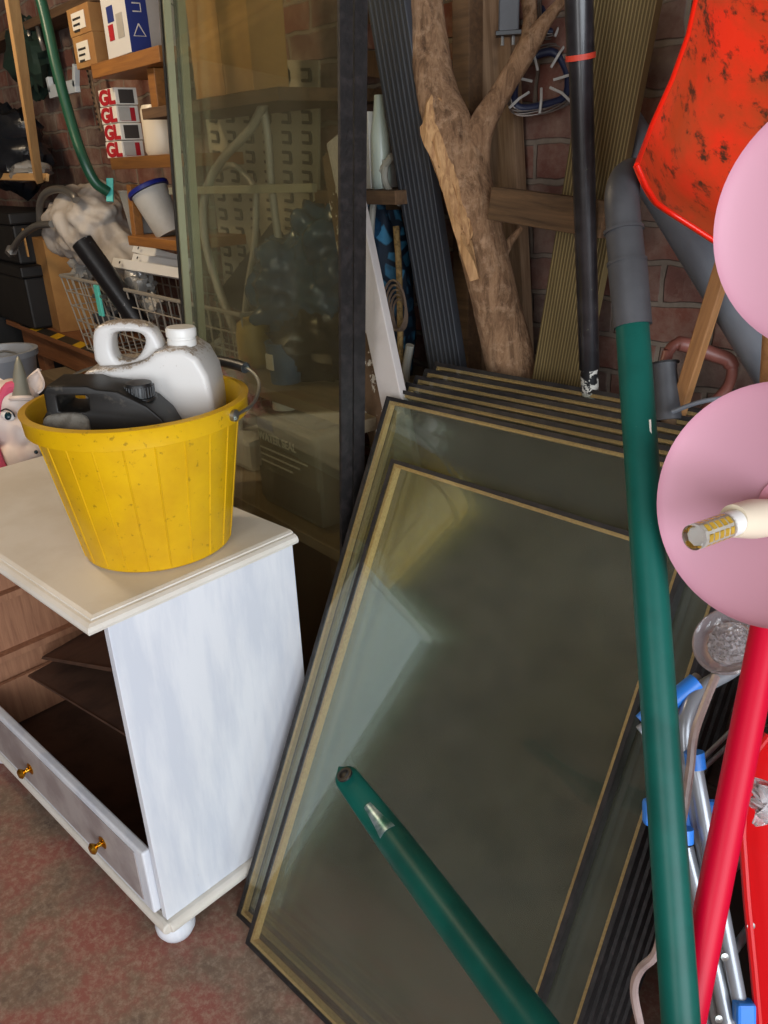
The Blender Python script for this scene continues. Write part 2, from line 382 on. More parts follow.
M['ink'] = plain('black_ink', '#24201e', .7)
M['red_ink'] = plain('dark_red_print', '#a81420', .6)
M['blue_ink'] = plain('navy_print', '#1a2c70', .6)
M['pack'] = plain('white_card_carton', '#cfcdc9', .6)
M['pack_grey'] = plain('grey_card_carton', '#b0aca4', .6, c2='#a29d94', scale=6)
M['dark_sticker'] = plain('charcoal_sticker', '#3a332e', .6)
M['grey_pipe'] = plain('grey_plastic_downpipe', '#6a6e75', .4, spots='#9a9da0', spot_stops=(.76, .8), spot_scale=60, c2='#5f636a', scale=6)
M['terracotta'] = plain('terracotta_plastic', '#8a5348', .45, c2='#744439', scale=10)
M['stick'] = wood('planed_wood_stick', '#a9794a', '#835a35', 1, 7, .6)
M['airer'] = plain('grey_enamelled_tube', '#93979d', .3, .35)
M['blue_clip'] = plain('bright_blue_plastic', '#2f7fe0', .4)
M['flex'] = plain('translucent_white_flex', '#b3a09b', .35, c2='#9c8a86', scale=30)
M['frost'] = plain('frosted_clear_plastic', '#e6dde0', .12, Transmission_Weight=.75)
M['crystal'] = plain('crumpled_clear_film', '#ebe8ea', .12, Transmission_Weight=.6)
M['bag_black'] = plain('shiny_black_bag', '#15181d', .22, bmp=.5)
M['bag_blue'] = plain('blue_black_bin_bag', '#22405a', .18, c2='#2a5068', scale=7, bmp=.4)
M['bag_white'] = plain('grubby_white_sack', '#aaa299', .55, c2='#8d8379', scale=5, bmp=.5)
M['bag_clear'] = plain('clear_plastic_packet', '#b5b3ae', .2, bmp=.6, Transmission_Weight=.4)
M['black_tube'] = plain('black_patterned_tube', '#141417', .35, spots='#7d7d7d', spot_stops=(.68, .7), spot_scale=26)
M['basket'] = plain('greyed_white_basket_wire', '#a39d92', .4, .3)
M['teal'] = plain('teal_plastic', '#4fb7ad', .5)
M['hose'] = plain('grey_white_hose', '#9b978c', .5)
M['metal_hose'] = plain('steel_braided_hose', '#8c8a86', .35, .8)
M['darkbox'] = plain('black_crate_plastic', '#0c0c0d', .6, c2='#151413', scale=10)
def hazard_mat():
    mt, nt, b = _nt('hazard_tape'); v = coords(nt); sp = nt.nodes.new('ShaderNodeSeparateXYZ'); nt.links.new(v, sp.inputs[0])
    ad = nt.nodes.new('ShaderNodeMath'); nt.links.new(sp.outputs[0], ad.inputs[0]); nt.links.new(sp.outputs[1], ad.inputs[1])
    mm = nt.nodes.new('ShaderNodeMath'); mm.operation = 'MULTIPLY'; mm.inputs[1].default_value = 2*math.pi/.27; nt.links.new(ad.outputs[0], mm.inputs[0])
    sn = nt.nodes.new('ShaderNodeMath'); sn.operation = 'SINE'; nt.links.new(mm.outputs[0], sn.inputs[0])
    c = ramp(nt, sn.outputs[0], [(.49, '#2a2722'), (.51, '#d6a914')]); nt.links.new(c, b.inputs['Base Color']); b.inputs['Roughness'].default_value = .5; return mt
M['hazard'] = hazard_mat()
M['horse'] = plain('ivory_vinyl', '#ddccc2', .45); M['horn'] = plain('silver_grey_horn', '#8b8a7e', .4, .2)
M['mane'] = plain('pink_mane', '#d0506f', .7, bmp=.5); M['eye'] = plain('dark_teal_eye', '#12303a', .15); M['eyewhite'] = plain('eye_white', '#e8e4e0', .3)
def patterned():
    mt, nt, b = _nt('blue_floral_fabric'); v = coords(nt); vo = nt.nodes.new('ShaderNodeTexVoronoi'); vo.feature = 'DISTANCE_TO_EDGE'; vo.inputs['Scale'].default_value = 26; nt.links.new(v, vo.inputs['Vector'])
    c = ramp(nt, vo.outputs[0], [(.12, '#0e2236'), (.2, '#3f86ab')]); c = mixc(nt, ramp(nt, noise_n(nt, v, 9, 3), [(.45, 0.0), (.6, .9)]), c, '#0f1c2c')
    nt.links.new(c, b.inputs['Base Color']); b.inputs['Roughness'].default_value = .7; return mt
M['floral'] = patterned()
M['rope'] = plain('tan_twisted_rope', '#96794a', .8, c2='#6f5630', scale=120, bmp=.5)
M['white_board'] = plain('white_painted_board', '#c3bcb8', .5, c2='#b4aca8', scale=6, spots='#83756a', spot_stops=(.75, .8), spot_scale=20)
M['stripped'] = plain('part_stripped_wood', '#6a5340', .8, c2='#54402f', scale=10, spots='#c9c4bd', spot_stops=(.58, .6), spot_scale=22)
def bark():
    mt, nt, b = _nt('flaking_bark'); v = coords(nt, (5, 5, 1.2)); f = noise_n(nt, v, 9, 9, .75, .8); f2 = noise_n(nt, coords(nt), 45, 5, .7)
    c = ramp(nt, f, [(.33, '#5a402c'), (.46, '#8f6c4e'), (.6, '#b48d6a'), (.75, '#7a5a40')]); c = mixc(nt, ramp(nt, f2, [(.5, 0.0), (.66, .7)]), c, '#c9a482')
    nt.links.new(c, b.inputs['Base Color']); b.inputs['Roughness'].default_value = .9; bump(nt, b, f, .9, .02); return mt
M['bark'] = bark()
M['torn'] = wood('torn_bare_wood', '#c79d6c', '#8f6540', 2, 9, .75)
M['frame_wire'] = plain('dark_blue_bound_wire', '#1b2340', .5); M['tie'] = plain('white_cable_tie', '#b7b5b0', .45); M['wound'] = plain('grey_brown_thin_wire', '#7a716b', .4, .5)
M['pegboard'] = plain('cream_metal_panel', '#a89f88', .5); M['slot'] = plain('dark_slot', '#3d3a30', .8)
M['yellow_old'] = plain('faded_yellow_plastic', '#a58a3c', .5, c2='#8f7733', scale=8)
M['blue_jar'] = plain('blue_plastic_tub', '#33567a', .4); M['glass_jar'] = plain('murky_jar', '#3c3f36', .2)
M['seal_can'] = plain('grey_white_container', '#77746b', .5); M['seal_low'] = plain('grey_container_band', '#6a6862', .5)
M['brown_box'] = plain('red_brown_box', '#5a3a2a', .8); M['galv'] = plain('galvanised_strip', '#8fa0a8', .35, .8)
M['led'] = bpy.data.materials.new('yellow_led_chip'); M['led'].use_nodes = True
_b = M['led'].node_tree.nodes['Principled BSDF']; _b.inputs['Base Color'].default_value = lin('#f0c63c'); _b.inputs['Roughness'].default_value = .5

# ------------------------------------------------------------------ setting
WALL = 1.45
def struct(name, a, b, mat):
    o = MB().aabb(a, b).build(name, mat, loc=(0, 0, 0)); return tag(o, kind='structure')
struct('floor', (-6.2, -2.2, -.1), (3.2, WALL+.2, 0), M['floor'])
struct('wall_back', (-6.2, WALL, 0), (3.2, WALL+.2, 2.55), M['brick'])
struct('wall_left', (-6.4, -2.2, 0), (-6.2, WALL+.2, 2.55), M['sidewall'])
struct('wall_front', (-6.4, -2.4, 0), (3.2, -2.2, 2.55), M['sidewall'])
struct('ceiling', (-6.4, -2.4, 2.55), (3.2, WALL+.2, 2.65), M['ceiling'])

# ------------------------------------------------------------------ glazing units
AN, AL = .1119, .4695
def glazing(B, an, al, Wd, H, th, label, rot=0.0, gmat='glass', smat='spacer', group=None, spacer_w=.0065, lift=0):
    d = V((math.cos(an), math.sin(an), 0)); pn = V((-math.sin(an), math.cos(an), 0))
    v = pn*math.sin(al)+V((0, 0, math.cos(al))); n = d.cross(v)      # n looks out to the room
    if rot: d, v = d*math.cos(rot)+v*math.sin(rot), v*math.cos(rot)-d*math.sin(rot)
    B = V(B)+V((0, 0, lift)); e = empty('glazing_unit', B, label, 'glass pane', group, frame=(d, v, n))
    c = B+d*Wd/2+v*H/2; g = .004
    for k in (0, 1):                                                 # front sheet, rear sheet
        off = -g/2 if k == 0 else -th+g/2
        MB().box(c+n*off, d*Wd/2, v*H/2, n*g/2).build('glass_sheet', M[gmat], e)
    def ring(inset, w, t0, t1):
        m = MB(); hw, hh = Wd/2-inset, H/2-inset; mid = -(t0+t1)/2; ht = (t1-t0)/2
        for s in (-1, 1):
            m.box(c+n*mid+v*s*(hh-w/2), d*hw, v*w/2, n*ht)
            m.box(c+n*mid+d*s*(hw-w/2), d*w/2, v*(hh-w), n*ht)
        return m
    ring(.0005, .0045, g+.0002, th-g-.0002).build('edge_seal', M['seal'], e)
    ring(.0053, spacer_w, g+.0006, th-g-.0006).build('spacer_bar', M[smat], e)
    # sealant that wraps the rim of the unit
    m = MB(); hw, hh = Wd/2, H/2
    for s in (-1, 1):
        m.box(c-n*th/2+v*s*(hh+.0012), d*(hw+.002), v*.0011, n*(th/2+.0006)); m.box(c-n*th/2+d*s*(hw+.0012), d*.0011, v*hh, n*(th/2+.0006))
    for s in (-1, 1):
        m.box(c+n*.0004+v*s*(hh-.0025), d*hw, v*.0028, n*.0003); m.box(c+n*.0004+d*s*(hw-.0025), d*.0028, v*(hh-.005), n*.0003)
    m.build('rim_tape', M['seal'], e)
    return e
PN = V((-math.sin(AN), math.cos(AN), 0))
names6 = ['large leaning double-glazed unit, frontmost of the stack of big panes', 'large leaning double-glazed unit, second from the front of the big stack',
          'large leaning double-glazed unit, third from the front of the big stack', 'large leaning double-glazed unit, third from the back of the big stack',
          'large leaning double-glazed unit, second from the back of the big stack', 'large leaning double-glazed unit, rearmost, nearest the branch and boards']
BIG = V((-1.221, .518, .002))
for i in range(6):
    glazing(BIG+PN*(.0262*i), AN, AL, .758+.0055*i, 1.166+.0095*i, .0225, names6[i], group='big double-glazed panes stacked against the wall')
dS = V((math.cos(AN), math.sin(AN), 0)); nS = V((.1, -.886, .452)).normalized(); vS = PN*math.sin(AL)+V((0, 0, math.cos(AL)))
FB = BIG+dS*.077+nS*.029; FB = FB-vS*(FB.z/math.cos(AL)-.002/math.cos(AL))
glazing(FB, AN, AL, .617, 1.05, .026, 'smaller double-glazed unit with gold spacer lying in front of the big stack', rot=-.012, lift=.009)
# tall panes behind the chest
TY0, TL = .88, .07
def tallpt(px, py, off=0):
    r = ray(px, py); n = V((0, -1, TL)).normalized(); P0 = V((0, TY0, 0))+n*off
    return O+r*((P0-O).dot(n)/r.dot(n))
tr = tallpt(341, 420); tl = tallpt(170, 150); TW = tr.x-tl.x
for k, lab in enumerate(['tall narrow double-glazed unit standing behind the chest, nearest the bucket', 'tall narrow double-glazed unit standing behind the front one, nearer the shelves']):
    glazing((tl.x+.008*k, TY0+.033*k, .002), 0, math.atan(TL), TW-.008*k, 2.25, .028, lab, gmat='glass_tall', smat='spacer_pale', group='tall double-glazed panes behind the chest')

# ------------------------------------------------------------------ chest of drawers
CA = .1211; CW = .90; CX = V((math.cos(CA), math.sin(CA), 0)); CY = V((-math.sin(CA), math.cos(CA), 0)); CZ = V((0, 0, 1))
C0 = V((-1.237, .374, 0)); CD = .414
def ch(a, b, z): return C0-CX*a+CY*b+CZ*z          # a: to the left of the front right corner, b: into the chest
def cbox(mb, a0, a1, b0, b1, z0, z1): return mb.box(ch((a0+a1)/2, (b0+b1)/2, (z0+z1)/2), CX*(a1-a0)/2, CY*(b1-b0)/2, CZ*(z1-z0)/2)
chest = empty('chest_of_drawers', ch(CW/2, CD/2, 0), 'white painted pine chest of drawers with missing drawers, under the yellow bucket', 'chest of drawers', frame=(CX, CY, CZ))
cbox(MB(), 0, .018, 0, CD, .085, .784).build('side_panel', M['white_paint'], chest, bevel=.0015)
cbox(MB(), CW-.018, CW, 0, CD, .085, .781).build('side_panel', M['pine_in'], chest, bevel=.0015)
cbox(MB(), .0185, CW-.0185, CD-.008, CD, .085, .781).build('back_panel', M['pine_in'], chest)
# lid with a rounded moulded edge
pr = []
def lidring(off, z): return [ch(-.004-off, -.036-off, z+.003), ch(CW+.022+off, -.036-off, z+.003), ch(CW+.022+off, CD+.012, z+.003), ch(-.004-off, CD+.012, z+.003)]
lm = MB(); levels = [(-.008, .781), (0, .783), (.002, .789), (-.001, .796), (-.008, .8), (-.014, .8005), (-.0145, .803), (-.022, .8055)]
vs = []
for off, z in levels: vs += lidring(off, z)
fs = [(i*4+k, i*4+(k+1) % 4, (i+1)*4+(k+1) % 4, (i+1)*4+k) for i in range(len(levels)-1) for k in range(4)]
fs += [(3, 2, 1, 0), tuple(range(len(vs)-4, len(vs)))]
lm.add(vs, fs).build('lid', M['lid_paint'], chest)
# plinth with rounded front rail
pl = MB(); cbox(pl, -.012, CW+.012, -.004, CD+.004, .06, .084)
pl.tube([ch(-.010, -.004, .072), ch(CW+.012, -.004, .072)], .0135, 12)
pl.tube([ch(-.008, -.002, .072), ch(-.008, CD, .072)], .0125, 12)
pl.build('plinth', M['lid_paint'], chest, bevel=.004)
for a, b in ((.03, .03), (CW-.03, .03), (.03, CD-.04), (CW-.03, CD-.04)):
    MB().lathe([(.0, 0), (.022, 0), (.034, .008), (.041, .022), (.042, .036), (.036, .05), (.024, .0598), (0, .0598)], ch(a, b, 0), seg=24).build('bun_foot', M['white_paint'], chest, smooth=True)
# runners and a vertical divider inside
for z in (.30, .47, .63): cbox(MB(), CW-.045, CW-.0185, .02, CD-.01, z, z+.018).build('drawer_runner', M['pine_in'], chest)
for z in (.30,): cbox(MB(), .0185, .04, .02, CD-.01, z, z+.018).build('drawer_runner', M['pine_in'], chest)
cbox(MB(), .019, CW-.019, .004, CD-.009, .0855, .093).build('bottom_board', M['hardboard'], chest)
# bottom drawer, front board slightly proud
dr = cbox(MB(), .022, CW-.022, -.014, .006, .098, .262).build('drawer', M['white_paint'], chest, bevel=.004)
dpan = MB(); cbox(dpan, .055, CW-.055, -.0165, -.0141, .115, .245); dpan.build('drawer_panel', M['drawer_grey'], dr, bevel=.001)
dsd = MB(); cbox(dsd, .030, .042, .007, CD-.03, .10, .235); cbox(dsd, CW-.042, CW-.030, .007, CD-.03, .10, .235); cbox(dsd, .043, CW-.043, CD-.04, CD-.03, .10, .235)
dsd.build('drawer_sides', M['pine_in'], dr)
for px in (.20, .55):
    kb = MB().lathe([(.0, 0), (.014, 0), (.015, .002), (.006, .006), (.005, .014), (.011, .02), (.0135, .025), (.009, .03), (0, .031)], ch(px, -.0166, .175), ax=-CY, seg=20)
    kb.build('drawer_knob', M['brass'], dr, smooth=True)
# loose sheets fallen inside the carcase
def loose(name, P, label, mat, t=.004):
    P = [V(p) for p in P]; n = (P[1]-P[0]).cross(P[2]-P[0]).normalized()*t; k = len(P)
    o = MB().add(P+[p+n for p in P], [tuple(range(k)), tuple(reversed(range(k, 2*k)))]+[(i, i+k, (i+1) % k+k, (i+1) % k) for i in range(k)]).build(name, mat)
    return tag(o, label, 'board')
loose('drawer_base_board', [ch(.86, .127, .226), ch(.147, .06, .435), ch(.03, .06, .455), ch(.03, .39, .50), ch(.86, .39, .25)], 'loose brown hardboard drawer base lying slanted inside the white chest', M['hardboard'])
loose('painted_board', [ch(.86, .174, .258), ch(.251, .10, .528), ch(.03, .10, .60), ch(.03, .39, .62), ch(.86, .39, .285)], 'loose board with a white edge lying above the slanted hardboard in the chest', M['hardboard'], .008)

# ------------------------------------------------------------------ yellow bucket and its cans
LIDZ = .8086
BC = aZ(160, 541, LIDZ); BC.z = LIDZ+.0005; BR0, BR1, BH = .143, .199, .295
bk = empty('bucket', BC, 'yellow plastic builder\'s bucket holding two jerry cans on the white chest', 'bucket')
prof = [(0, .0), (BR0-.006, 0), (BR0, .004), (BR1-.012, BH-.036), (BR1+.004, BH-.034), (BR1+.006, BH-.008), (BR1+.009, BH), (BR1-.004, BH+.002), (BR1-.010, BH-.006), (BR1-.016, BH-.034), (BR0-.004, .008), (0, .006)]
MB().lathe(prof, BC, seg=72).build('bucket_body', M['yellow'], bk, smooth=True)
rb = MB()
for k in range(22):
    a = 2*math.pi*k/22; ca, sa = math.cos(a), math.sin(a); r0, r1 = BR0+.0005, BR1-.0125
    rb.tube([BC+V((ca*r0, sa*r0, .008)), BC+V((ca*r1, sa*r1, BH-.037))], .0018, 6)
rb.build('moulded_rib', M['yellow'], bk)
# handle: lugs and a wire bail folded down along the rim
toR = (BC.xy-O.xy).normalized(); side = V((-toR.y, toR.x)) * -1       # side: to the picture's right
def rimpt(a, r, z):
    c = V((-toR.x, -toR.y)); q = c*math.cos(a)+side*math.sin(a); return BC+V((q.x*r, q.y*r, z))
hw_ = smooth_path([rimpt(.9, BR1+.012, BH-.018), rimpt(1.15, BR1+.026, BH-.008), rimpt(1.5, BR1+.030, BH+.012), rimpt(1.9, BR1+.022, BH+.024), rimpt(2.5, BR1+.005, BH+.03), rimpt(3.2, BR1-.0, BH+.03), rimpt(3.7, BR1+.008, BH+.02), rimpt(4.1, BR1+.012, BH-.018)], 6)
MB().tube(hw_, .0032, 8).build('wire_handle', M['wire'], bk, smooth=True)
g0 = hw_[17:23]; MB().tube(g0, .011, 12).build('handle_grip', M['black'], bk, smooth=True)
for a in (.9, 4.1):
    p = rimpt(a, BR1+.004, BH-.018); o_ = (p-BC); o_.z = 0; o_.normalize()
    MB().lathe([(0, 0), (.011, 0), (.011, .008), (.006, .011), (0, .011)], p, ax=o_, seg=16).build('handle_lug', M['wire'], bk, smooth=True)

def local_frame(px, py, D):
    p = aD(px, py, D); h = (p-O); h.z = 0; h.normalize(); return p, V((h.y, -h.x, 0)), V((-h.x, -h.y, 0))  # origin, right, towards the camera
Zv = V((0, 0, 1))
def px_outline(pts, px, py, D, sk=0):
    """outline given in picture units around an anchor, turned to metres in the upright plane that faces the viewer"""
    k = D/CAM_F; return [((x-px)*k, -(y-py)*k*1.06) for x, y in pts]
# white can
Dw = 1.60; p0, xr, tc = local_frame(165, 407, Dw)
xr = RT; zr = (Zv-xr*Zv.dot(xr)).normalized()
wc = empty('jerry_can', p0-zr*.16, 'dusty white plastic jerry can with a screw cap, standing in the yellow bucket', 'jerry can', frame=(xr, -xr.cross(zr), zr))
fwd = xr.cross(zr)
if fwd.dot(tc) < 0: fwd = -fwd
out = chaikin([(99, 475), (98, 380), (98, 370), (106, 364), (140, 362), (160, 356), (172, 346), (205, 345), (222, 378), (223, 475)], 1)
extrude('can_body', [px_outline(out, 165, 407, Dw)], .135, M['can_white'], wc, p0, xr, zr, bevel=.012)
out = chaikin([(107, 372), (107, 336), (117, 325), (162, 325), (173, 344), (176, 372)], 2)
hole = list(reversed(chaikin([(125, 358), (126, 336), (134, 333), (155, 334), (159, 342), (150, 356), (140, 360)], 2)))
extrude('moulded_handle', [px_outline(out, 165, 407, Dw), px_outline(hole, 165, 407, Dw)], .05, M['can_white'], wc, p0+fwd*.012, xr, zr, bevel=.010)
capb = p0+xr*((190-165)*Dw/CAM_F)+zr*((407-347)*Dw/CAM_F*1.06)+fwd*.012
MB().lathe([(0, 0), (.027, 0), (.027, .012), (.0255, .013), (.0255, .016), (.028, .017), (.0285, .030), (.026, .034), (0, .035)], capb, ax=zr, seg=32).build('screw_cap', M['white_plastic'], wc, smooth=True)
# black can
Db = 1.475; p1, xb, tb = local_frame(112, 412, Db)
xb = (RT-Zv*.0).normalized(); zb = (Zv-xb*Zv.dot(xb)).normalized()
bc = empty('jerry_can', p1-zb*.13, 'black plastic oil can with a dusty grey front and black cap, in the yellow bucket', 'jerry can', frame=(xb, -xb.cross(zb), zb))
out = [(66, 470), (54, 428), (52, 412), (57, 405), (57, 386), (61, 381), (100, 381), (108, 384), (128, 386), (155, 400), (168, 412), (181, 436), (176, 470)]
hole = list(reversed([(69, 404), (69, 391), (71, 390), (97, 390), (99, 392), (99, 403), (95, 405), (72, 405)]))
extrude('can_body', [px_outline(out, 112, 412, Db), px_outline(hole, 112, 412, Db)], .09, M['black_can'], bc, p1, xb, zb, bevel=.0035)
dl = chaikin([(52, 428), (52, 412), (62, 406), (97, 405), (98, 424), (96, 434), (60, 434)], 2)
tcb = xb.cross(zb)
extrude('dusty_shoulder', [px_outline(dl, 112, 412, Db)], .018, M['dusty_grey'], bc, p1+tcb*.045, xb, zb, bevel=.006)
cb = p1+xb*((142-112)*Db/CAM_F)+zb*((412-399)*Db/CAM_F*1.06)
cm = MB().lathe([(0, 0), (.030, 0), (.030, .005), (.026, .006), (.026, .024), (.023, .030), (0, .030)], cb, ax=zb, seg=28)
for k in range(28):
    a = 2*math.pi*k/28; yb = zb.cross(xb)
    q = cb+(xb*math.cos(a)+yb*math.sin(a))*.026; cm.tube([q+zb*.006, q+zb*.025], .0014, 5)
cm.build('screw_cap', M['black'], bc, smooth=True)

# ------------------------------------------------------------------ boards, pole and pipe against the back wall
def from_px(top, bot, z=0.0, up=0.0):
    """top and bottom points (px, py, depth); run on to height z below and by `up` metres above"""
    A, B = aD(*top), aD(*bot); ax = (B-A).normalized(); return A-ax*up, to_floor(A, B, z)
def wallpx(top, bot, z=0.0, up=0.0):
    A, B = aY(*top), aY(*bot); ax = (B-A).normalized(); return A-ax*up, to_floor(A, B, z)
A, B = wallpx((480, 0, 1.40), (500, 330, 1.405), up=.35)
plank('rough_plank', A, B, .15, .03, (0, -1, 0), M['sawn'], 'wide rough sawn pale plank standing against the brick wall behind the branch')
A, B = wallpx((624, 0, 1.267), (555, 386, 1.30), up=.35)
dk = plank('deck_board', A, B, .108, .028, (.25, -1, 0), M['deck'], 'grooved green-brown timber decking board leaning between the black pole and the grey pipe')
A, B = wallpx((385, 0, 1.20), (447, 385, 1.28), up=.35)
dd = plank('deck_board', A, B, .096, .024, (.15, -1, .1), M['deck_dark'], 'charcoal grooved composite decking board leaning left of the branch')
ax = (B-A).normalized()
A, B = from_px((338, 150, 1.72), (388, 388, 1.72), z=.25, up=.03)
plank('painted_board', A, B, .066, .02, (.1, -1, 0), M['white_board'], 'white painted narrow board leaning beside the tall glass')
A, B = from_px((330, 150, 1.79), (372, 400, 1.79), z=.1, up=.0)
plank('painted_board', A, B, .075, .02, (0, -1, 0), M['stripped'], 'part-stripped brown board with white paint flecks behind the white one')
tb_ = plank('timber_batten', aY(489, 203, 1.215), aY(603, 220, 1.215), .060, .05, (0, -1, .1), M['timber'], 'short brown square timber wedged across the boards behind the black pole', 'timber')
# grey downpipe
A, B = aY(618, 118, 1.37), aY(775, 372, 1.33); ax = (B-A).normalized()
F_ = to_floor(A, B, 0.03); 
pp = MB().tube([A, F_], .036, 28)
tag(pp.build('downpipe', M['grey_pipe'], smooth=True), 'grey plastic downpipe leaning diagonally behind the red shovel', 'pipe')
# black telescopic pole
A, B = aY(579, 0, 1.14), aY(590, 395, 1.25); ax = (B-A).normalized(); K1 = A+ax*.075; K2 = B-ax*.055
pole = empty('telescopic_pole', to_floor(A, B, .06), 'black telescopic pole with a thin red ring near the top', 'pole')
MB().tube([A-ax*.5, K1], .0215, 18).build('upper_tube', M['mast_black'], pole, smooth=True)
MB().tube([K1+ax*.001, K2], .0188, 18).build('lower_tube', M['mast_black'], pole, smooth=True)
MB().tube([K2, to_floor(A, B, .06)], .0165, 18).build('peeling_end', M['peel'], pole, smooth=True)
MB().tube([K1-ax*.004, K1+ax*.004], .0232, 18).build('ring', M['red_tape'], pole, smooth=True)
# branch
def YD(x, y, Y): return Y/ray(x, y).y
def bp(px, py, w, D): return aD(px, py, D), w/2*D/CAM_F
br = empty('branch', aD(540, 520, 1.70), 'thick forked tree branch with flaking bark and a torn pale patch', 'branch')
def limb(pts, name, mat, jit=.06, n=5):
    P = [bp(*q) for q in pts]; path = smooth_path([p for p, r in P], n); rs = []
    for i in range(len(path)):
        t = i/n; k = min(int(t), len(P)-2); f = t-k; rs.append(P[k][1]*(1-f)+P[k+1][1]*f)
    m = MB().tube(path, rs, 20); c = len(m.v)
    for i, v in enumerate(m.v):
        k = i//20; ctr = path[min(k, len(path)-1)]; d = v-ctr; m.v[i] = ctr+d*(1+jit*noise.noise(v*9)+jit*.7*noise.noise(v*28))
    return m.build(name, mat, br, smooth=True)
limb([(415, -60, 38, 1.60), (424, 0, 38, 1.61), (431, 50, 38, 1.62), (438, 95, 41, 1.62), (448, 125, 46, 1.62), (462, 165, 52, 1.63), (474, 215, 48, 1.64), (488, 270, 46, YD(488, 270, 1.265)), (500, 320, 48, YD(500, 320, 1.29)), (515, 385, 51, YD(515, 385, 1.31)), (538, 500, 54, YD(538, 500, 1.36))], 'trunk', M['bark'], .10)
limb([(474, 172, 30, 1.63), (480, 130, 27, 1.60), (498, 98, 22, 1.58), (516, 68, 21, 1.56), (530, 44, 21, 1.55), (548, 18, 13, 1.53), (572, -10, 8, 1.52)], 'side_branch', M['bark'], .08)
limb([(526, 42, 14, 1.55), (530, 20, 13, 1.55), (528, -8, 15, 1.55)], 'twig', M['bark'], .15)
limb([(500, 262, 12, 1.66), (508, 245, 9, 1.66), (521, 228, 5, 1.66)], 'twig', M['bark'], .1)
# torn wood: a pale scar sheathing the left flank of the trunk
def scar(u, v):
    ys = [96, 106, 128, 155, 185, 215, 245, 280]; xl = [436, 426, 423, 429, 440, 451, 461, 474]; xr_ = [440, 452, 458, 462, 465, 467, 470, 476]
    t = v*7; k = min(int(t), 6); f = t-k; L = xl[k]*(1-f)+xl[k+1]*f; R_ = xr_[k]*(1-f)+xr_[k+1]*f; y = ys[k]*(1-f)+ys[k+1]*f
    x = L+(R_-L)*u; d = 1.625+.02*v-.031-.006*math.sin(u*math.pi)+.012*noise.noise(V((u*7, v*5, 0)))
    return aD(x, y, d)
MB().grid(scar, 12, 28, .010).build('torn_wood', M['torn'], br, smooth=True)

# bundle of wire frames
def wire_frame(pts, D, label, w=11):
    C = [aD(x, y, D) for x, y in pts]; cx = sum(p[0] for p in pts)/len(pts); cy = sum(p[1] for p in pts)/len(pts)
    base = aD(cx, max(p[1] for p in pts), D); e = empty('wire_decoration', base, label, 'wire decoration', 'white-tied wire frames hanging on the wall')
    path = smooth_path(C+[C[0]], 6)
    MB().tube(path, .008, 10).build('frame', M['frame_wire'], e, smooth=True)
    m = MB()
    for k in range(5):
        q = []
        for i, p in enumerate(path):
            a = i*.35+k*1.256; u = (p-aD(cx, cy, D)).normalized(); q.append(p+u*(.011+.004*math.sin(a))+FW*(-.008*math.cos(a)))
        m.tube(q, .0013, 5)
    m.build('wound_wire', M['wound'], e)
    for i in range(2, len(path)-2, 6):
        p = path[i]; u = (aD(cx, cy, D)-p).normalized()
        MB().tube([p-u*.02-FW*.012, p+u*.005-FW*.018, p+u*.032-FW*.008], .0028, 6).build('cable_tie', M['tie'], e)
    return e
wire_frame([(520, 62), (552, 52), (567, 72), (566, 95), (549, 104), (520, 108), (514, 92)], 1.62, 'dark wire frame with white ties hanging in front of the pale plank')
wire_frame([(545, 4), (562, -6), (590, -12), (600, 6), (566, 28), (546, 30)], 1.62, 'wire frame with white ties at the top edge between black pole and plank')
wire_frame([(664, 44), (690, 22), (720, 30), (712, 62), (684, 76), (668, 70)], 1.62, 'blue wire frame with white ties partly hidden behind the red shovel')
m = MB()
for k in range(9):
    a = aD(664+k*3, -8+random.uniform(-6, 6), 1.6); b_ = aD(662+random.uniform(0, 22), 12+random.uniform(0, 12), 1.6); m.tube(smooth_path([a, (a+b_)/2+V((random.uniform(-.03, .03), 0, 0)), b_], 4), .0014, 5)
tag(m.build('twisted_wire', M['wound']), 'tangle of thin silvery wire hanging beside the red shovel top', 'wire')
# small black fitting top centre
e = empty('plug_adaptor', aD(508, 30, 1.5), 'small black box hanging at the top beside the branch', 'adaptor')
p, xx, tt = local_frame(509, 8, 1.5); MB().box(p, xx*.019, tt*.015, Zv*.04).build('housing', M['rubber_grey'], e, bevel=.003)
MB().box(p-Zv*.041, xx*.024, tt*.017, Zv*.004).build('flange', M['black'], e, bevel=.001)
for s in (-.011, .009): MB().tube([p+xx*s-Zv*.045, p+xx*s-Zv*.06], .0035, 8).build('pin', M['wire'], e)

# spade, stick and stub near the pipe
A, B = aD(717, 276, 1.28), aD(681, 392, 1.38); ax = (B-A).normalized()
plank('wooden_stick', A, B, .024, .02, (0, -1, .2), M['stick'], 'square wooden stick leaning across the terracotta spade handle', 'stick', ext=(.08, .35))
Ds = 1.42; e = empty('spade_handle', aD(700, 430, Ds), 'terracotta brown plastic D-shaped spade grip behind the wooden stick', 'spade handle')
D_ = [(668, 352), (676, 344), (690, 346), (712, 354), (728, 360), (732, 372), (727, 388), (712, 404), (700, 414)]
P = smooth_path([aD(x, y, Ds) for x, y in D_]+[aD(684, 420, Ds), aD(670, 396, Ds), aD(664, 372, Ds), aD(668, 352, Ds)], 5)
MB().tube(P, [.013 if 5 < i < 24 else .0095 for i in range(len(P))], 14).build('grip', M['terracotta'], e, smooth=True)
MB().tube([aD(692, 416, Ds), aD(702, 480, Ds+.02)], .014, 14).build('socket', M['terracotta'], e, smooth=True)
Dk = 1.40; q0, q1 = aD(664, 364, Dk), aD(668, 420, Dk)
e = empty('tool_handle', q1, 'stubby black plastic tool handle end beside the terracotta grip', 'handle')
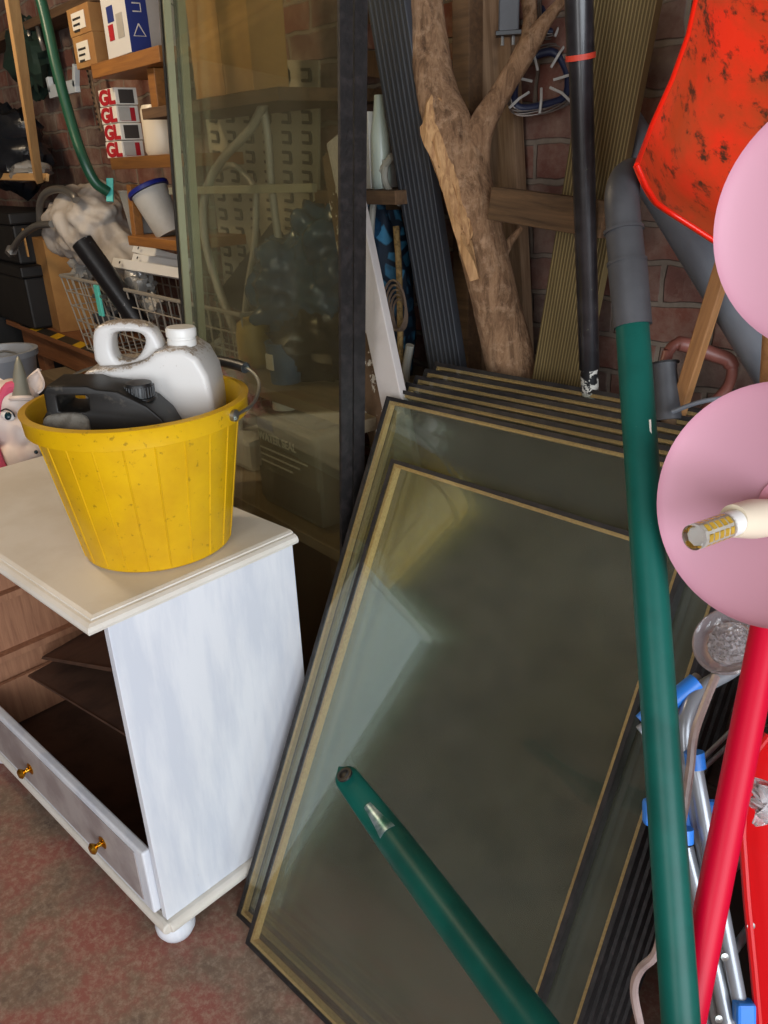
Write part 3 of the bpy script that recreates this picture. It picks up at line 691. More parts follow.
MB().tube([q0, q0+(q1-q0)*.12, q1], [.022, .0205, .0235], 20).build('grip', M['rubber_grey'], e, smooth=True)
MB().tube([q0-(q1-q0)*.03, q0], [.026, .026], 20).build('end_cap', M['black'], e, smooth=True)
MB().tube([q1, to_floor(q0, q1, .4)], .014, 14).build('shaft', M['timber'], e, smooth=True)
P = smooth_path([aD(672, 412, 1.36), aD(700, 402, 1.34), aD(730, 398, 1.33), aD(760, 402, 1.33)], 5)
tag(MB().tube(P, .004, 8).build('grey_hose', M['grey_pipe'], smooth=True), 'thin grey hose lying along the top of the glass stack', 'hose')

# ------------------------------------------------------------------ red shovel blade, top right
def shovel(u, v):
    # u: left edge to right edge, v: shoulder (bottom) up to the lip
    L = [(637, 165), (652, 125), (672, 80), (688, 35), (700, -20), (708, -80)]
    Bt = [(637, 165), (650, 196), (715, 243), (790, 290), (850, 325)]
    t = v*5; k = min(int(t), 4); f = t-k; lx = L[k][0]*(1-f)+L[k+1][0]*f; ly = L[k][1]*(1-f)+L[k+1][1]*f
    x0, y0 = 641+(lx-637), 180+(ly-165)
    dx, dy = 190*(1+.15*v), 122
    s = u; x = lx+dx*s; y = ly+dy*s + (26*(math.sin(min(s/.12, 1)*math.pi/2)) if v < .001 else 26*math.exp(-v*6)*math.sin(min(s/.12, 1)*math.pi/2))
    d = 1.03+.10*v + .045*math.exp(-((u)/.1)**2)*-1 + .02*math.sin(u*math.pi) - .05*math.exp(-(v/.09)**2)
    return aD(x, y, d)
sh = empty('snow_shovel', aD(740, 240, 1.05), 'muddy orange-red plastic shovel blade standing upside down at top right', 'shovel')
bl = MB().grid(shovel, 40, 40, .005).build('blade', M['orange'], sh, smooth=True)
P = [shovel(0, v/20) for v in range(21)]; MB().tube(P, .0032, 10).build('blade_rim', M['orange_clean'], sh, smooth=True)
P = [shovel(u/20, 0) for u in range(21)]; MB().tube(P, .0032, 10).build('blade_rim', M['orange_clean'], sh, smooth=True)
hs = shovel(.75, 0); MB().tube([hs, V((hs.x+.06, hs.y+.12, .02))], .016, 16).build('shaft', M['stick'], sh, smooth=True)

# ------------------------------------------------------------------ green tubes
gp = empty('long_handled_tool', to_floor(aD(634, 330, .97), aD(680, 1024, .83), .012), 'tall dark green tubular pole with a grey rubber grip, leaning in front of the glass', 'pole')
A, B = aD(632, 322, .97), aD(681, 1024, .83); ft = to_floor(A, B, .012)
MB().tube([A, B, ft], .0195, 28).build('tube', M['green_pole'], gp, smooth=True)
def gm(px, py, D=.97): return aD(px, py, D)
MB().tube([gm(627, 262), gm(633, 326)], [.0230, .0222], 28).build('grip', M['rubber_grey'], gp, smooth=True)
MB().tube([gm(623.5, 228), gm(627, 263)], .0215, 28).build('grip', M['rubber_grey'], gp, smooth=True)
MB().tube(smooth_path([gm(637, 163, 1.0), gm(626, 176, .985), gm(622, 198), gm(624, 230)], 5), [.004, .009, .012, .014, .0155, .0175, .0185, .0195, .0200, .0205, .0205, .0205, .0205, .0205, .0205, .0205], 28).build('grip_end', M['rubber_grey'], gp, smooth=True)
for gx_, gy_ in ((626.8, 261), (623.6, 229)): MB().tube([gm(gx_, gy_), gm(gx_+.3, gy_+3)], .0236, 28).build('grip_lip', M['rubber_grey'], gp, smooth=True)
MB().box(aD(650.5, 455, .93)-ray(650.5, 455).normalized()*.0, RT*.001, (aD(652, 490, .93)-aD(649, 420, .93))/2, FW*.004).build('sticker', M['label'], gp)

gt = empty('green_frame_tube', aD(530, 1024, .80), 'dark green steel tube with a flattened bolted end lying across the front glass', 'tube')
E0, E1 = aD(341, 770, 1.235), aD(395, 842, 1.13); E2 = aD(528, 1020, .84)
axt = (E2-E0).normalized()
far = E2+axt*.35; P = [E1-axt*.0]+[E1+(E2-E1)*k/4 for k in range(1, 5)]+smooth_path([far, far+axt*.08-Zv*.05, V((far.x+axt.x*.12, far.y+axt.y*.12, far.z-.2)), V((far.x+axt.x*.12, far.y+axt.y*.12, .01))], 5)
MB().tube(P, .0235, 28).build('tube', M['green_pole'], gt, smooth=True)
# flattened end: an ellipse section that narrows in depth
sideT = (ray(368, 806).normalized().cross(axt)).normalized(); nT = axt.cross(sideT).normalized()
def flat(u, v):
    a = u*2*math.pi; t = v; p = E0+(E1-E0)*t; w = .0185+.005*t; h = .008+.0155*max(0, (t-.55)/.45)**1.3
    if t < .12: w *= math.sqrt(max(.03, 1-(1-t/.12)**2)); 
    return p+sideT*math.cos(a)*w+nT*math.sin(a)*h
MB().grid(flat, 24, 22).build('flattened_end', M['green_pole'], gt, smooth=True)
fn = nT if nT.dot(O-E0) > 0 else -nT
MB().lathe([(.009, 0), (.0125, .0005), (.012, .003), (.008, .0035), (.006, .002), (0, .002)], E0+(E1-E0)*.13+fn*.0085, ax=fn, seg=20).build('bolt_hole', M['black'], gt, smooth=True)
def wearf(u, v):
    p = E0+(E1-E0)*(.55+.42*v); h = .008+.0155*max(0, (.55+.42*v-.55)/.45)**1.3; a = (u-.5)*1.3; w = .022*(1-.5*(1-v))
    return p+sideT*math.sin(a)*w+fn*(math.cos(a)*(h+.0012))
MB().grid(wearf, 8, 12, .0006).build('rubbed_patch', M['bare_steel'], gt, smooth=True)
# far bent green tube
P = smooth_path([aD(x, y, d) for x, y, d in [(30, -40, 2.55), (44, 12, 2.6), (57, 70, 2.65), (72, 125, 2.7), (84, 160, 2.72), (95, 182, 2.75), (108, 192, 2.78)]], 6)
t = empty('green_frame_tube', aD(108, 192, 2.78), 'bent green steel tube hanging in front of the brick wall at upper left', 'tube')
MB().tube(P, .0175, 18).build('tube', M['green_old'], t, smooth=True)
MB().box(aD(110, 190, 2.78), RT*.012, UP*.04, FW*.004).build('end_plate', M['teal'], t, bevel=.002)

# ------------------------------------------------------------------ pink lamp
def dish(m, c, ax, R, depth, th=.0015, xs=1.0):
    pr = [(0, -depth)]+[(R*math.sin(k/14*math.pi/2)**1.0*1.0, -depth*math.cos(k/14*math.pi/2)**1.0) for k in range(1, 15)]
    inner = list(reversed([(max(r-.0001, 0), h+th) for r, h in pr])); inner[0] = (R, th)
    return m.lathe(pr+inner, c, ax=ax, seg=72)
lp = empty('floor_lamp', (-.02, .80, 0), 'pink floor lamp with two dish shades at the right edge of the picture', 'lamp')
stem = V((-.02, .80, 0))
MB().lathe([(0, 0), (.13, 0), (.13, .012), (.02, .02), (0, .02)], stem, seg=40).build('base', M['pink_out'], lp, smooth=True)
MB().tube([stem+Zv*.02, stem+Zv*1.62], .009, 16).build('pole', M['pink_out'], lp, smooth=True)
def head(px, py, D, R, tilt, vt, depth, with_bulb):
    c = aD(px, py, D); tow = (O-c).normalized(); rt = RT; ax = (tow-rt*tilt+UP*vt).normalized()
    s = dish(MB(), c, ax, R, depth).build('lamp_shade', M['pink'], lp, smooth=True)
    b = c-ax*depth; MB().tube(smooth_path([b, b-ax*.03, V((stem.x, stem.y, b.z-.02))], 5), .006, 10).build('arm', M['pink_out'], lp, smooth=True)
    MB().lathe([(0, 0), (.028, 0), (.026, .004), (0, .005)], b+ax*.001, ax=ax, seg=30).build('inner_rose', M['pink_out'], s, smooth=True)
    return c, ax, b
c, ax_, b = head(772, 506, .80, .122, .55, -.05, .035, True)
h0, h1, h2 = aD(775, 517, .815), aD(733, 521, .775), aD(728, 523, .772)
MB().tube([b+ax_*.004, h0, aD(752, 519, .79), h1], [.012, .0195, .0195, .016], 24).build('bulb_holder', M['cream'], lp, smooth=True)
b0, b1 = aD(736, 522, .773), aD(692, 538, .745); bx_ = (b1-b0).normalized()
bb = empty('light_bulb', b0, 'clear LED corn bulb with yellow chips in the lower pink lamp shade', 'bulb')
MB().tube([b0, b0+(b1-b0)*.25], .0125, 20).build('bulb_collar', M['white_plastic'], bb, smooth=True)
core = MB().tube([b0+(b1-b0)*.2, b0+(b1-b0)*.88], .0085, 8); core.build('led_core', M['white_plastic'], bb)
for r in range(6):
    a = r*math.pi/3; y1 = bx_.cross(V((0, 0, 1))).normalized(); z1 = bx_.cross(y1)
    for k in range(5):
        q = b0+(b1-b0)*(.30+.12*k)+(y1*math.cos(a)+z1*math.sin(a))*.0088; nn = (y1*math.cos(a)+z1*math.sin(a)); tt_ = bx_.cross(nn)
        MB().box(q, bx_*.0024, tt_*.0032, nn*.0006).build('led_chip', M['led'], bb)
cl = plain('clear_bulb_cover', '#f4f4f4', .05, Transmission_Weight=1.0)
MB().tube(smooth_path([b0+(b1-b0)*.22, b0+(b1-b0)*.6, b0+(b1-b0)*.95, b0+(b1-b0)*1.0], 3), [.0125]*7+[.012, .0115, .006], 24).build('bulb_cover', cl, bb, smooth=True)
head(847, 222, .66, .108, .35, .0, .03, False)

# ------------------------------------------------------------------ red pole, red sheet, rosette, clear disc light and flex
A, B = aD(770, 610, .92), aD(688, 1024, .86)
ax = (B-A).normalized()
t = empty('red_pole', to_floor(A, B, .012), 'glossy crimson metal pole leaning at the lower right, in front of the clothes airer', 'pole')
MB().tube([A-ax*.30, to_floor(A, B, .012)], .0172, 26).build('tube', M['crimson'], t, smooth=True)
MB().tube([A-ax*.32, A-ax*.30], .019, 26).build('end_cap', M['crimson'], t, smooth=True)
def sheet(u, v):
    xs = [768, 748, 742, 747, 754, 762]; ys = [735, 760, 830, 900, 970, 1060]
    t_ = v*5; k = min(int(t_), 4); f = t_-k; x = xs[k]*(1-f)+xs[k+1]*f; y = ys[k]*(1-f)+ys[k+1]*f
    return aD(x+u*150, y-u*(30*(1-v)), 1.02+.05*u+.02*math.sin(u*3)-.02*math.exp(-(u/.04)**2))
rs = empty('plastic_sledge', aD(800, 1100, 1.05), 'red moulded plastic sledge standing on end at the lower right edge', 'sledge')
MB().grid(sheet, 20, 30, .004).build('body', M['red_sheet'], rs, smooth=True)
MB().tube([sheet(0, v/24) for v in range(25)], .005, 8).build('rolled_edge', M['red_sheet'], rs, smooth=True)
# stand the sledge on the floor with its tail
bt = sheet(.5, 1); MB().grid(lambda u, v: V((sheet(u, 1).x, sheet(u, 1).y, 0.002))*v+sheet(u, 1)*(1-v), 10, 6, .004).build('tail', M['red_sheet'], rs, smooth=True)
m = MB(); rc = aD(768, 798, .93)
for k in range(26):
    a = random.uniform(0, 6.28); e1 = (RT*math.cos(a)+UP*math.sin(a)); e2 = (e1.cross(FW)).normalized(); l = random.uniform(.018, .034); w = random.uniform(.006, .012)
    hh_ = random.uniform(.2, 1.0)
    m.grid(lambda u, v: rc+e1*l*v+e2*w*(u-.5)*2*math.sin(math.pi*(.15+.8*v))+FW*(-.012*hh_-.02*math.sin(v*2.6)*hh_+.004*math.sin(u*6)), 4, 6, .0006)
ro = empty('gift_bow', rc-UP*.03, 'crumpled white plastic rosette bow on the red sledge', 'bow'); m.build('petals', M['crystal'], ro)
MB().blob(rc, RT*.013, UP*.013, FW*.010, jit=.2).build('centre', M['crystal'], ro, smooth=True)
# clear disc
dc = aD(727, 641, .99); axd = (-FW*.62-RT*.62+UP*.42).normalized()
ds = empty('disc_light', dc, 'round clear plastic cover with faceted centre hanging below the pink lamp shade', 'light')
MB().lathe([(0, -.020), (.030, -.018), (.041, -.006), (.043, 0), (.040, .0015), (.036, -.004), (.028, -.010), (0, -.011)], dc, ax=axd, seg=48).build('cover', M['frost'], ds, smooth=True)
e1_ = axd.orthogonal().normalized(); e2_ = axd.cross(e1_)
def crump(u, v):
    r = .027*v; a = u*2*math.pi; q = V((math.cos(a)*r*160, math.sin(a)*r*160, 3))
    return dc+axd*(-.009+.010*abs(noise.noise(q))+.006*(1-v)+.006*noise.noise(q*2.7)*(v > .05))+e1_*math.cos(a)*r+e2_*math.sin(a)*r
MB().grid(crump, 48, 18).build('faceted_centre', M['crystal'], ds)
fx = [(716, 676, .985), (706, 700, .975), (694, 735, .96), (690, 770, .955), (683, 815, .95), (672, 865, .945), (663, 890, .94), (661, 930, .945), (655, 955, .95), (640, 970, .96), (634, 990, .965), (640, 1024, .97), (650, 1070, .97)]
P = smooth_path([aD(*q) for q in fx], 6); P += smooth_path([P[-1], V((P[-1].x, P[-1].y+.02, .3)), V((P[-1].x-.02, P[-1].y, .02)), V((P[-1].x-.2, P[-1].y-.1, .008))], 6)[1:]
tag(MB().tube(P, .0052, 8).build('power_flex', M['flex'], smooth=True), 'translucent pinkish white twin flex hanging from the clear disc', 'cable')

# ------------------------------------------------------------------ clothes airer
ai = empty('clothes_airer', aD(700, 1150, 1.05), 'folded grey tubular clothes airer with blue plastic joints behind the red pole', 'clothes airer')
def at_tube(pts, r=.0085, name='tube', mat='airer', n=5):
    MB().tube(smooth_path([aD(*q) for q in pts], n) if len(pts) > 2 else [aD(*q) for q in pts], r, 14).build(name, M[mat], ai, smooth=True)
at_tube([(735, 662, 1.12), (700, 690, 1.10), (665, 714, 1.08), (640, 732, 1.08)])
at_tube([(760, 640, 1.12), (735, 668, 1.10), (705, 686, 1.08), (690, 705, 1.06), (685, 745, 1.05), (700, 830, 1.05), (735, 1024, 1.02), (758, 1150, 1.0)], .010)
at_tube([(698, 678, 1.12), (670, 700, 1.10), (650, 714, 1.09)], .0085)
at_tube([(694, 760, 1.04), (716, 880, 1.02), (760, 1110, 1.0)], .0095)
at_tube([(686, 846, 1.05), (712, 950, 1.03), (735, 1060, 1.0)], .0095)
at_tube([(676, 830, 1.07), (700, 940, 1.05), (722, 1040, 1.03)], .0085)
at_tube([(690, 800, 1.1), (712, 890, 1.08), (745, 1024, 1.06), (765, 1110, 1.05)], .0085)
at_tube([(668, 700, 1.13), (690, 900, 1.1), (716, 1110, 1.07)], .0075)
for a_, b_ in (((768, 695, 1.15), (660, 800, 1.12)), ((768, 708, 1.15), (664, 806, 1.12)), ((742, 860, 1.12), (668, 930, 1.1)), ((752, 925, 1.05), (734, 950, 1.03))):
    at_tube([a_, b_], .0032 if a_[0] > 745 and a_[1] < 800 else .006, 'rail', 'airer')
at_tube([(696, 682, 1.075), (666, 706, 1.07)], .0125, 'blue_joint', 'blue_clip'); at_tube([(652, 714, 1.07), (643, 723, 1.07)], .013, 'blue_joint', 'blue_clip')
at_tube([(694, 752, 1.03), (696, 768, 1.03)], .0125, 'blue_joint', 'blue_clip')
at_tube([(684, 828, 1.03), (684, 842, 1.03)], .012, 'blue_joint', 'blue_clip')
MB().box(aD(690, 816, 1.06), RT*.045, UP*.022, FW*.006).build('blue_joint', M['blue_clip'], ai, bevel=.006)
MB().box(aD(655, 812, 1.10), RT*.016, UP*.018, FW*.01).build('blue_joint', M['blue_clip'], ai, bevel=.006)
MB().box(aD(744, 1012, 1.0), RT*.012, UP*.014, FW*.01).build('blue_joint', M['blue_clip'], ai, bevel=.004)
for x, y in ((724, 956), (718, 1018), (750, 925)):
    MB().lathe([(0, 0), (.005, 0), (.005, .003), (0, .004)], aD(x, y, 1.0), ax=-FW, seg=12).build('rivet', M['wire'], ai, smooth=True)
# dark crate behind the airer
cp = aD(745, 760, 1.35)
q = MB().aabb((-.42, .95, .004), (.15, 1.22, .62)).build('storage_crate', M['darkbox'], bevel=.01); tag(q, 'black plastic storage crate on the floor behind the clothes airer', 'crate')

# ------------------------------------------------------------------ shelving behind the tall glass (left to right)
def slab(name, x0, x1, y0, y1, z0, z1, mat, label, cat='shelf', bevel=.002):
    return tag(MB().aabb((x0, y0, z0), (x1, y1, z1)).build(name, mat, bevel=bevel), label, cat)
BZ, BY = .84, 1.12
# workbench with hazard tape
b0 = aZ(4, 320, BZ); wb = empty('workbench', (-3.6, 1.28, 0), 'old pine workbench with yellow and black hazard tape along its front edge', 'workbench')
MB().aabb((b0.x, BY, BZ-.022), (-2.15, WALL-.003, BZ)).build('bench_top', M['bench_pine'], wb, bevel=.002)
MB().aabb((b0.x+.12, BY+.03, BZ-.13), (-2.15, BY+.055, BZ-.0225)).build('apron', M['bench_pine'], wb, bevel=.002)
MB().aabb((b0.x+.22, BY, BZ+.0003), (-2.15, BY+.055, BZ+.0012)).build('hazard_tape', M['hazard'], wb)
for x in (b0.x+.2, -2.6):
    MB().aabb((x, BY+.056, 0), (x+.09, BY+.10, BZ-.0225)).build('leg', M['bench_pine'], wb, bevel=.003); MB().aabb((x, WALL-.06, 0), (x+.09, WALL-.01, BZ-.0225)).build('leg', M['bench_pine'], wb, bevel=.003)
# cream drawer box below, resting on a crate
c = aY(34, 372, 1.02)
q = MB(); z1 = c.z; x0 = c.x
tag(MB().aabb((x0, 1.03, z1-.045), (x0+1.15, 1.16, z1)).build('cream_board', M['ply'], bevel=.003), 'cream painted board ledge under the taped workbench', 'ledge')
for x in (x0+.05, x0+1.0): MB().aabb((x, 1.06, 0), (x+.05, 1.13, z1-.046)).build('prop', M['bench_pine'], bpy.data.objects['cream_board'])
# small grey bucket
p = aD(8, 400, 3.0); p.z = .45
g = empty('small_bucket', p, 'small pale grey bucket in the dark under the workbench end', 'bucket')
MB().lathe([(0, 0), (.10, 0), (.13, .20), (.14, .20), (.14, .22), (.125, .22), (.095, .01), (0, .01)], aD(10, 410, 3.0), seg=32).build('bucket_body', plain('pale_grey_plastic', '#8e9299', .4), g, smooth=True)
MB().tube(smooth_path([aD(-14, 372, 2.95), aD(0, 352, 2.95), aD(20, 356, 2.95), aD(30, 368, 2.95)], 4), .004, 6).build('handle', M['wire'], g, smooth=True)

# unicorn
UD = 2.42
def up_(x, y, d=0): return aD(x, y, UD+d)
k = UD/CAM_F
uc = empty('toy_unicorn', V((up_(10, 440).x, up_(10, 440).y, 0)), 'large toy unicorn with a silver horn and pink mane behind the white chest', 'toy')
hm = MB()
hm.blob(up_(14, 402), RT*k*26, UP*k*24, FW*k*24); hm.blob(up_(24, 432), RT*k*19, UP*k*22, FW*k*18)
hm.blob(up_(33, 455, -.02), RT*k*15, UP*k*15, FW*k*14); hm.blob(up_(4, 420), RT*k*22, UP*k*26, FW*k*22); hm.blob(up_(12, 480), RT*k*26, UP*k*40, FW*k*28)
hb = V((up_(10, 470).x, up_(10, 470).y, .45)); hm.blob(hb, (.22, 0, 0), (0, .13, 0), (0, 0, .15))
hm.tube([hb, up_(10, 470)], [.11, .085], 16)
for dx, dy in ((-.14, -.06), (.14, -.06), (-.14, .06), (.14, .06)): hm.tube([hb+V((dx, dy, 0)), V((hb.x+dx, hb.y+dy, .01))], [.06, .04], 14)
hd = hm.build('body', M['horse'], uc)
rm = hd.modifiers.new('remesh', 'REMESH'); rm.mode = 'VOXEL'; rm.voxel_size = .009; rm.use_smooth_shade = True
sm = hd.modifiers.new('smooth', 'SMOOTH'); sm.iterations = 8; sm.factor = .6
hx = (UP*1.0+RT*-.05-FW*.1).normalized()
MB().lathe([(0.0, 0), (.032, .0), (.030, .01), (.024, .025), (.021, .05), (.017, .08), (.010, .11), (.003, .128), (0, .130)], up_(22, 401, -.045), ax=hx, seg=24).build('horn', M['horn'], uc, smooth=True)
MB().lathe([(.034, 0), (.038, .006), (.034, .014), (.028, .010), (.028, 0)], up_(22, 401, -.045), ax=hx, seg=24).build('horn_ring', M['horse'], uc, smooth=True)
for (ex, ey, s, tlt) in ((2, 392, 1, -.35), (36, 386, 1, .2)):
    c = up_(ex, ey, -.01); a = (UP+RT*tlt).normalized(); sx_ = a.cross(FW).normalized()
    MB().grid(lambda u, v: c+a*(.075*(v-.3))+sx_*(.030*math.sin(math.pi*(.12+.88*v)**.8)*(u-.5)*2)-FW*(.016*(1-(2*u-1)**2)*-1+.01), 10, 12, .006).build('ear', M['horse'], uc, smooth=True)
eye = MB().blob(up_(8, 416, -.078), RT*.021+UP*-.004, UP*.015, FW*.012, 20, 14).build('eye', M['eyewhite'], uc, smooth=True)
MB().blob(up_(8, 416, -.088), RT*.010, UP*.012, FW*.006, 16, 12).build('iris', M['eye'], eye, smooth=True)
MB().tube(smooth_path([up_(1, 411, -.082), up_(6, 409, -.092), up_(12, 412, -.092), up_(15, 417, -.085)], 4), .0022, 6).build('eyelashes', M['black'], uc)
MB().blob(up_(36, 452, -.070), RT*.006, UP*.006, FW*.004, 12, 8).build('nostril', M['eye'], uc, smooth=True)
mm_ = MB()
for kx in range(9): mm_.tube(smooth_path([up_(16-kx*1.2, 386+kx, -.055), up_(6-kx*1.5, 390+kx*3, -.06), up_(-10, 430+kx*5, -.05), up_(-2+kx*.9, 458+kx*2, -.085), up_(2+kx*.6, 490, -.085)], 4), .014, 8)
mm_.build('mane', M['mane'], uc, smooth=True)

# dark clutter at far left: crates and bags standing on a low platform
def crate(name, x0, x1, y0, y1, z0, z1, label, mat='darkbox', cat='crate'):
    e = empty(name, ((x0+x1)/2, (y0+y1)/2, z0), label, cat)
    MB().aabb((x0, y0, z0), (x1, y1, z1-.05)).build('body', M[mat], e, bevel=.01)
    MB().aabb((x0-.01, y0-.01, z1-.049), (x1+.01, y1, z1)).build('lid', M[mat], e, bevel=.008)
    return e
xL = aY(48, 300, 1.2).x
crate('storage_crate', -5.35, xL-.02, 1.12, 1.43, .845, 1.12, 'black lidded crate, lower of two at the left end of the workbench')
crate('storage_crate', -5.25, xL-.10, 1.14, 1.42, 1.122, 1.34, 'black lidded crate, upper of two at the left end of the workbench')
tag(MB().aabb((-6.1, 1.0, 0), (b0.x-.1, 1.44, .843)).build('low_cupboard', M['darkbox'], bevel=.01), 'dark cupboard at the far left beside the workbench', 'cupboard')
p = aY(10, 150, 1.22)
tag(MB().blob(p, (.22, .04, 0), (0, .12, 0), (0, 0, .16), 28, 20, .35, 3).build('black_bag', M['bag_black'], smooth=True), 'shiny black bag slumped on top of the crates at far left', 'bag')
p = aY(30, 172, 1.22); tag(MB().blob(p, (.16, 0, 0), (0, .08, 0), (0, 0, .04), 20, 14, .3, 5).build('grey_bundle', M['bag_clear'], smooth=True), 'grey plastic bundle under the shiny black bag', 'bundle')
plank('pale_strip', aY(-30, 176, 1.14), aY(46, 177, 1.14), .028, .012, (0, -1, .3), M['light_batten'], 'thin pale slat lying across the crates at far left', 'slat')
P = smooth_path([aY(x, y, 1.12) for x, y in [(40, 222), (40, 205), (46, 193), (60, 189), (72, 194), (76, 200)]], 6)
tag(MB().tube(P, .014, 10).build('steel_hoop', M['metal_hose'], smooth=True), 'curved dull steel tube hoop above the white sack', 'tube')
hq = empty('flexible_hose', aY(30, 244, 1.08), 'braided steel tap hose with a brass nut sticking out beside the cardboard box', 'hose')
P = smooth_path([aY(x, y, 1.08) for x, y in [(52, 224), (36, 226), (22, 236), (12, 250)]], 6); MB().tube(P, .013, 10).build('braided_hose', M['metal_hose'], hq, smooth=True)
MB().lathe([(.008, 0), (.024, 0), (.024, .03), (.012, .03), (.008, 0)], P[-1], ax=(P[-1]-P[-2]), seg=6).build('nut', M['metal_hose'], hq)
# dark green sack and bracket up on the wall
p = aY(32, 58, 1.36); tag(MB().blob(p, (.19, 0, 0), (0, .08, 0), (0, 0, .13), 28, 20, .4, 9).build('green_sack', plain('dark_green_cloth', '#122a20', .8), smooth=True), 'dark green cloth bag hanging on the brick wall at upper left', 'bag')
wbk = MB(); pts = [aY(x, y, 1.30) for x, y in ((49, 78), (52, 92), (76, 86), (76, 66))]
for i in range(3): 
    a, b_ = pts[i], pts[i+1]; d_ = (b_-a); n_ = V((0, -1, 0)).cross(d_).normalized()
    wbk.box((a+b_)/2, d_/2*1.1, n_*(.012 if i != 1 else .022), V((0, .01, 0)))
tag(wbk.build('white_bracket', plain('white_enamel', '#b9c3cb', .4), bevel=.002), 'white U-shaped metal bracket hanging behind the bent green tube', 'bracket')
for k in range(4):
    x = 14+k*11; P = smooth_path([aY(x, 20, 1.34), aY(x+4, 32+3*k, 1.33), aY(x+8, 50, 1.34)], 4)
    tag(MB().tube(P, .009, 8).build('hanging_cord', M['metal_hose'], smooth=True), ['grey cord hanging at the upper left, leftmost of four', 'grey cord hanging at the upper left, second from the left', 'grey cord hanging at the upper left, third from the left', 'grey cord hanging at the upper left, beside the green tube'][k], 'cord', 'grey cords hanging above the green bag')
slab('upper_shelf', -5.2, aY(60, 14, 1.2).x, 1.32, 1.445, aY(40, 14, 1.32).z-.03, aY(40, 14, 1.32).z, M['timber2'], 'dark timber shelf at the top left corner above the hanging green bag')
# pale batten in front
A, B = aD(6, 0, 1.9), aY(35, 180, 1.10); plank('pale_batten', A, B, .034, .026, (.3, -1, 0), M['light_batten'], 'pale planed batten standing at the far left in front of the brick wall', 'batten', ext=(.6, 0))
# rusty notched strap
A, B = aY(71, -10, 1.36), aY(101, 132, 1.36); st = plank('notched_strap', A, B, .030, .006, (0, -1, 0), plain('rusty_notched_strap', '#7f6a55', .8, c2='#5b4736', scale=60), 'rusty notched metal strip hanging on the brick wall beside the boxes', 'strip')
m = MB(); d_ = (B-A)
for k in range(26): m.lathe([(0, 0), (.005, 0), (.005, .001), (0, .001)], A+d_*((k+.5)/26)-V((0, .004, 0)), ax=(0, -1, 0), seg=8)
m.build('holes', M['ink'], st)

# upper right shelves of the left bay
zA = aY(97, 78, 1.13).z
XA0, XA1 = aY(92, 74, 1.13).x, -2.30
slab('box_shelf', XA0, XA1, 1.13, 1.445, zA, zA+.04, M['orange_pine'], 'varnished pine shelf carrying the cardboard boxes at the top left')
def carton(px0, px1, yb, yt, Y, D, mat, label, rot=0.0, name='cardboard_box', cat='box', group=None, zb=None):
    a = aY(px0, yb, Y); b_ = aY(px1, yb, Y); t_ = aY((px0+px1)/2, yt, Y); zb = a.z if zb is None else zb; h = t_.z-zb; w = b_.x-a.x
    cx_, sx_ = math.cos(rot), math.sin(rot); X = V((cx_, sx_, 0)); Y_ = V((-sx_, cx_, 0))
    o = V((a.x, Y, zb)); e = empty(name, o+X*w/2+Y_*D/2, label, cat, group, frame=(X, Y_, Zv))
    MB().box(o+X*w/2+Y_*D/2+Zv*h/2, X*w/2, Y_*D/2, Zv*h/2).build('carton', M[mat], e, bevel=.0015)
    return e, o, X, Y_, w, h
def print_lines(parent, p, X, length, mat='ink', half=.003, gap=.016):
    m = MB()
    for k in range(3): m.box(p+X*length*(.5-.08*k)-Zv*gap*k, X*length*(.5-.08*k), V((0, .0004, 0)), Zv*half)
    return m.build('fine_print', M[mat], parent)
zs = zA+.041
e, o, X, Y_, w, h = carton(76, 97, 62, 33, 1.15, .24, 'cardboard', 'small brown cardboard box with a white label, lower of the two stacked', zb=zs)
MB().box(o+X*w*.45+Zv*h*.5-Y_*.001, X*w*.28, Y_*.0006, Zv*h*.3).build('paper_label', M['label'], e)
print_lines(e, o+X*w*.24+Zv*h*.58-Y_*.0022, X, w*.36)
MB().box(o+X*w*.5+Zv*h*.98, X*w*.505, Y_*.0006, Zv*.001).build('tape', M['cardboard2'], e)
e, o2, X, Y_, w2, h2 = carton(70, 92, 34, 4, 1.15, .24, 'cardboard', 'small brown cardboard box with a white label, upper of the two stacked', zb=zs+h+.001)
MB().box(o2+X*w2*.5+Zv*h2*.5-Y_*.001, X*w2*.3, Y_*.0006, Zv*h2*.3).build('paper_label', M['label'], e)
print_lines(e, o2+X*w2*.26+Zv*h2*.58-Y_*.0022, X, w2*.36)
e, o, X, Y_, w, h = carton(108, 136, 54, -22, 1.14, .22, 'pack', 'white printed carton with a navy stripe of symbols on the pine shelf', zb=zs, rot=-.06)
MB().box(o+X*(w+.0008)+Y_*.03+Zv*h/2, X*.0008, Y_*.03, Zv*h*.499).build('navy_stripe', M['blue_ink'], e)
MB().box(o+X*(w+.0007)+Y_*.14+Zv*h/2, X*.0006, Y_*.079, Zv*h*.499).build('grey_side', M['pack_grey'], e)
tri = [o+X*(w+.0022)+Y_*(.03+.02*math.cos(a))+Zv*(.05+.02*math.sin(a)) for a in (math.pi/2, math.pi*7/6, math.pi*11/6)]
MB().tube(tri+[tri[0]], .002, 6).build('recycling_triangle', M['label'], e)
for k in range(3): MB().tube([o+X*(w+.002)+Y_*.018+Zv*(.10+.05*k), o+X*(w+.002)+Y_*.042+Zv*(.10+.05*k), o+X*(w+.002)+Y_*.042+Zv*(.12+.05*k), o+X*(w+.002)+Y_*.018+Zv*(.12+.05*k)], .002, 5).build('handling_symbol', M['label'], e)
hp = [(0, -.05), (.03, -.02), (.055, .015), (.05, .045), (.025, .05), (0, .03), (-.025, .05), (-.05, .045), (-.055, .015), (-.03, -.02), (0, -.05)]
